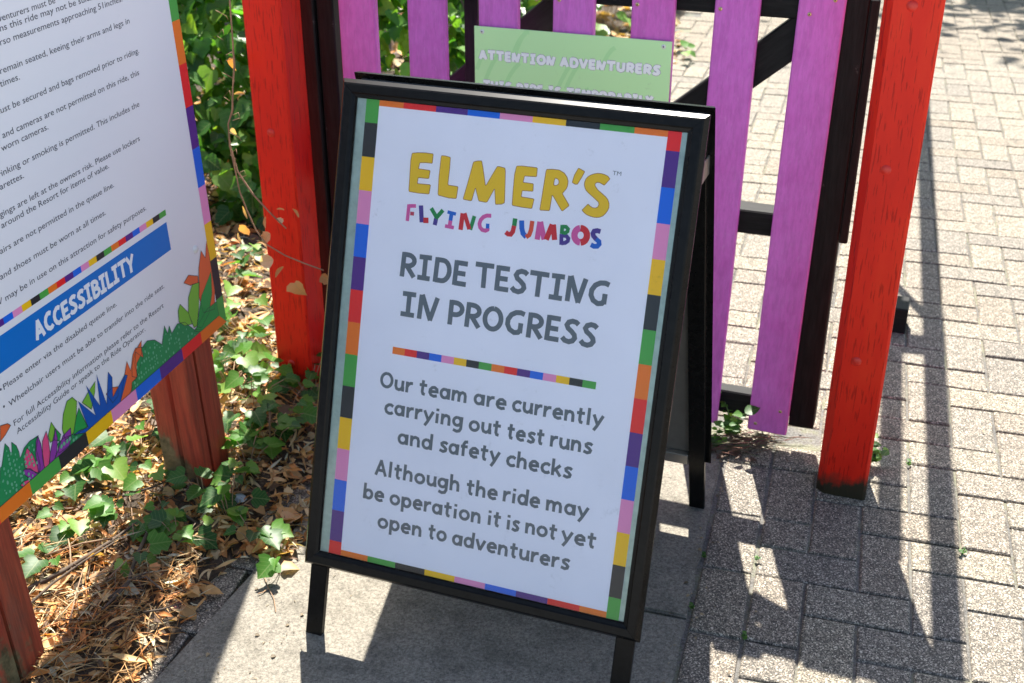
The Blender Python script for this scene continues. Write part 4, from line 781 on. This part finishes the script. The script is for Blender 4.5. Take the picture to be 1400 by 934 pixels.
for (x, y, s, k, a) in ((-.50, 2.10, .06, 9, .4), (-.475, 2.085, .055, 10, 1.2), (-.485, 2.06, .06, 3, 2.4), (-.50, 2.00, .05, 2, 5.4), (-.462, 1.935, .035, 9, .2), (-.60, 1.83, .045, 4, 1.3), (-.63, 1.80, .035, 10, 2.0), (-.575, 1.95, .05, 6, .6), (-.60, 2.01, .055, 5, .8), (-.42, 2.07, .045, 7, 1.9)):
    obj("dry_leaf", dry_me[k], bed, orient((x, y, .012), (math.cos(a), math.sin(a), .05), (0, 0, 1), s))
# sticks
def stick(pts, r, label=None):
    mb = MB(); n = len(pts); mb.tube(pts, [r * (1 - .5 * i / (n - 1)) for i in range(n)], 6); return mb.build("stick", M["bark"] if r > .0022 else M["twig"], bed, smooth=True)
stick([(-.74, 2.02, .05), (-.745, 1.92, .045), (-.735, 1.84, .05), (-.765, 1.78, .04), (-.80, 1.70, .035)], .0045)
stick([(-.93, 1.83, .04), (-.87, 1.88, .05), (-.81, 1.98, .045), (-.77, 2.04, .05)], .006)
stick([(-.93, 1.70, .05), (-.88, 1.84, .05), (-.84, 1.90, .055), (-.80, 1.97, .05)], .0035)
stick([(-.83, 2.13, .05), (-.77, 2.16, .055), (-.70, 2.24, .045)], .003); stick([(-.78, 2.10, .03), (-.70, 2.09, .04), (-.62, 2.03, .03)], .0045); stick([(-.71, 2.16, .02), (-.70, 2.23, .035)], .007)
rr = random.Random(23)
for i in range(34):
    x = rr.uniform(-1.05, -.60); y = rr.uniform(1.55, 2.6); a = rr.uniform(0, 3.14); L = rr.uniform(.06, .17); z = max(bed_z(x, y), 0) + .025
    if in_bed(x, y): stick([(x, y, z), (x + math.cos(a) * L * .5, y + math.sin(a) * L * .5 + rr.uniform(-.01, .01), z + rr.uniform(0, .015)), (x + math.cos(a) * L, y + math.sin(a) * L, z + rr.uniform(-.01, .01))], rr.uniform(.0012, .0026))
mb = MB(); mb.tube([(-.496, 1.925, .008), (-.480, 1.885, .006), (-.462, 1.85, .007), (-.451, 1.81, .005)], .0009, 5); mb.tube([(-.478, 1.88, .006), (-.486, 1.868, .006), (-.495, 1.862, .007)], .0014, 5)
tag(mb.build("fallen_twig", M["twig"]), "thin reddish twig lying in the sun on the slab beside the sign's front leg", "twig")
mb = MB(); rr = random.Random(77); vs, fs = dome(.019, .014, 9, 3); mb.add([(x * rr.uniform(.8, 1.15), y * rr.uniform(.8, 1.15), z) for x, y, z in vs], fs)
tag(mb.build("stone", m_simple("reddish_stone", (.22, .09, .075), .9, 0, 80, .3), mat=Matrix.Translation((-.645, 1.822, .004))), "small reddish brown stone at the bed edge on the edging bricks", "stone")
mb = MB(); rr = random.Random(9); vs, fs = dome(.016, .012, 7, 2)
mb.add([(x * rr.uniform(.7, 1.2), y * rr.uniform(.7, 1.2), z) for x, y, z in vs], fs)
tag(mb.build("stone", m_simple("pale_stone", (.42, .45, .47), .9, 0, 80, .2), mat=Matrix.Translation((-.585, 2.15, .03))), "small pale grey stone in the litter right of the board post", "stone")

# ------------------------------------------------ dead vine on the left gate post
vine = tag(empty("dead_vine", GM), "dry brown vine with shrivelled leaves hanging against the left red gate post", "vine")
mb = MB(); mb.tube([(-1.35, -.05, 1.25), (-1.352, -.055, 1.05), (-1.354, -.06, .92), (-1.357, -.06, .848), (-1.367, -.06, .799), (-1.371, -.065, .749), (-1.389, -.06, .714), (-1.391, -.06, .663), (-1.378, -.06, .603), (-1.345, -.06, .554), (-1.311, -.055, .514), (-1.271, -.05, .474)], [.0021, .0024, .0019, .0025, .0019, .0024, .0018, .0024, .0019, .0022, .0018, .0015], 6)
mb.tube([(-1.391, -.06, .66), (-1.385, -.05, .55), (-1.37, -.05, .503), (-1.352, -.05, .459), (-1.326, -.05, .426), (-1.28, -.05, .405), (-1.233, -.05, .393), (-1.182, -.05, .382)], .0016, 6)
for k in range(9):      # tendrils
    z = .60 + k * .045; a = k * 2.1; mb.tube([(-1.375, -.06, z), (-1.375 + .015 * math.cos(a), -.06 + .012 * math.sin(a), z + .008), (-1.375 + .022 * math.cos(a + .8), -.055, z - .006), (-1.375 + .012 * math.cos(a + 2), -.055, z - .014)], .0008, 5)
mb.build("stem", M["twig"], vine, smooth=True); rr = random.Random(4)
for (s, z, sz) in ((-1.284, .519, .020), (-1.246, .515, .028), (-1.326, .481, .030), (-1.281, .487, .018), (-1.319, .454, .036), (-1.317, .386, .045), (-1.30, .36, .04), (-1.265, .335, .045), (-1.192, .365, .034), (-1.37, .86, .03), (-1.36, .78, .03), (-1.39, .70, .018), (-1.375, .50, .035), (-1.38, .46, .03), (-1.40, .43, .03)):
    o = obj("dry_leaf", dry_me[rr.choice((3, 7, 9, 12, 13, 2))], vine, orient((s, -.045, z), (rr.uniform(-.8, .8), -.1, rr.uniform(-1, .4)), (rr.uniform(-.5, .5), -1, rr.uniform(-.2, .8)), sz * .9))

# ------------------------------------------------ low black block and the overhead entrance beams
mb = MB(); mb.box(-.075, .055, -.045, .045, -.04, .075, .003)
tag(mb.build("timber_block", M["black"], mat=frame_m((1.055, 3.05, 0), GU, GN, (0, 0, 1))), "low black timber block on the paving behind the right red post", "block")
canopy = tag(empty("entrance_beams", loc=(0, 0, 0)), "timber beams over the entrance path, above the right red post", "beams")
H0 = 1.22; SH = .719 * H0; sx, sy = .0523 * SH, .9986 * SH
def beam(a, b_, w, h=.045, z=H0):
    a = Vector((a[0] + sx, a[1] + sy, z)); b_ = Vector((b_[0] + sx, b_[1] + sy, z)); d = (b_ - a); L = d.length; d.normalize(); s = Vector((-d.y, d.x, 0)); mb = MB(); mb.box(0, L, -w / 2, w / 2, -h / 2, h / 2, .003)
    mb.build("beam", M["red"], canopy, frame_m(a, d, s, (0, 0, 1)))
u_ = Vector((-.2786, -.9604))                         # shadow line direction
p2 = Vector((.994, 2.376)); p1 = Vector((.882, 2.376))
beam(p2 - u_ * 6.2, p2 + u_ * 1.3, .052); beam(p1 - u_ * .70, p1 + u_ * .40, .048)
beam(p1 - u_ * .62, p2 - u_ * .60, .10, .045, H0 + .046); beam(p1 - u_ * 1.0, p2 - u_ * .72, .03, .04, H0 + .044)
for k in (6.1,):
    q = p2 - u_ * k; mb = MB(); mb.box(-.04, .04, -.04, .04, -.05, H0 - .024, .003); mb.build("post", M["red"], canopy, Matrix.Translation((q.x + sx, q.y + sy, 0)))

# ------------------------------------------------ tree standing out of frame whose branches throw the leaf shadows
tree = tag(empty("tree", loc=(4.6, 9.6, 0)), "broad leaved tree beside the far end of the paved path", "tree")
mb = MB(); mb.tube([(0, 0, -.1), (.03, .02, .8), (-.05, .05, 2.0), (-.2, .0, 3.1), (-.35, -.1, 4.2), (-.4, -.1, 5.4)], [.17, .14, .12, .10, .07, .03], 12); mb.build("trunk", M["bark"], tree, smooth=True)
items = []; rr = random.Random(31); mb = MB()
for (ax, ay, az) in ((-2.1, .3, 3.6), (-1.8, -.6, 3.3), (-2.6, -.3, 3.9), (-1.2, 1.0, 4.1), (.9, .5, 4.6), (.6, -.9, 4.4), (-.6, .2, 5.6), (-.3, 1.2, 4.9)):
    mb.tube([(-.2, 0, 2.7), (ax * .4 - .1, ay * .4, 2.7 + (az - 2.7) * .65), (ax, ay, az)], [.05, .03, .01], 7); dense = ax > -1.5
    for k in range(420 if dense else 26):
        sp = .55 if dense else .42; p = Vector((ax + rr.gauss(0, sp), ay + rr.gauss(0, sp), az + rr.gauss(0, sp * .5))); items.append((rr.choice((5, 6, 7)), orient(p, rvec(rr, -1, 1), (rr.uniform(-.5, .5), rr.uniform(-.5, .5), 1), rr.uniform(.07, .12)), lcol(rr)))
mb.build("branch", M["bark"], tree, smooth=True); merged_leaves("crown", items, M["leafm"], tree)

# unseen trees added well outside the frame to block part of the sky light
for (tx, ty, h, l) in ((-5.5, 11.0, 7.5, "unseen tall dark tree, added to block sky light, behind the left end of the ivy hedge"), (-1.5, 12.5, 8.5, "unseen tall dark tree, added to block sky light, straight behind the gate"), (3.0, 14.5, 8.5, "unseen tall dark tree, added to block sky light, beyond the far end of the paved path"), (-6.5, 5.0, 6.0, "unseen rounded dark tree, added to block sky light, at the left of the planting bed")):
    t = tag(empty("tree", loc=(tx, ty, 0)), l, "tree", "unseen trees added to block the sky"); rr = random.Random(int(tx * 10)); mb = MB(); items = []
    mb.tube([(0, 0, -.1), (.05, 0, h * .3), (-.05, .05, h * .6), (0, 0, h * .95)], [.22, .17, .1, .03], 12); mb.build("trunk", M["bark"], t, smooth=True)
    for k in range(1500):
        p = rvec(rr, -1, 1)
        if p.length > 1: continue
        q = Vector((p.x * h * .36, p.y * h * .30, h * .6 + p.z * h * .42)); items.append((rr.choice((5, 6, 7, 0)), orient(q, rvec(rr, -1, 1), (rr.uniform(-.7, .7), rr.uniform(-.7, .7), 1), rr.uniform(.28, .5)), lcol(rr, .9)))
    merged_leaves("crown", items, M["leafm"], t)
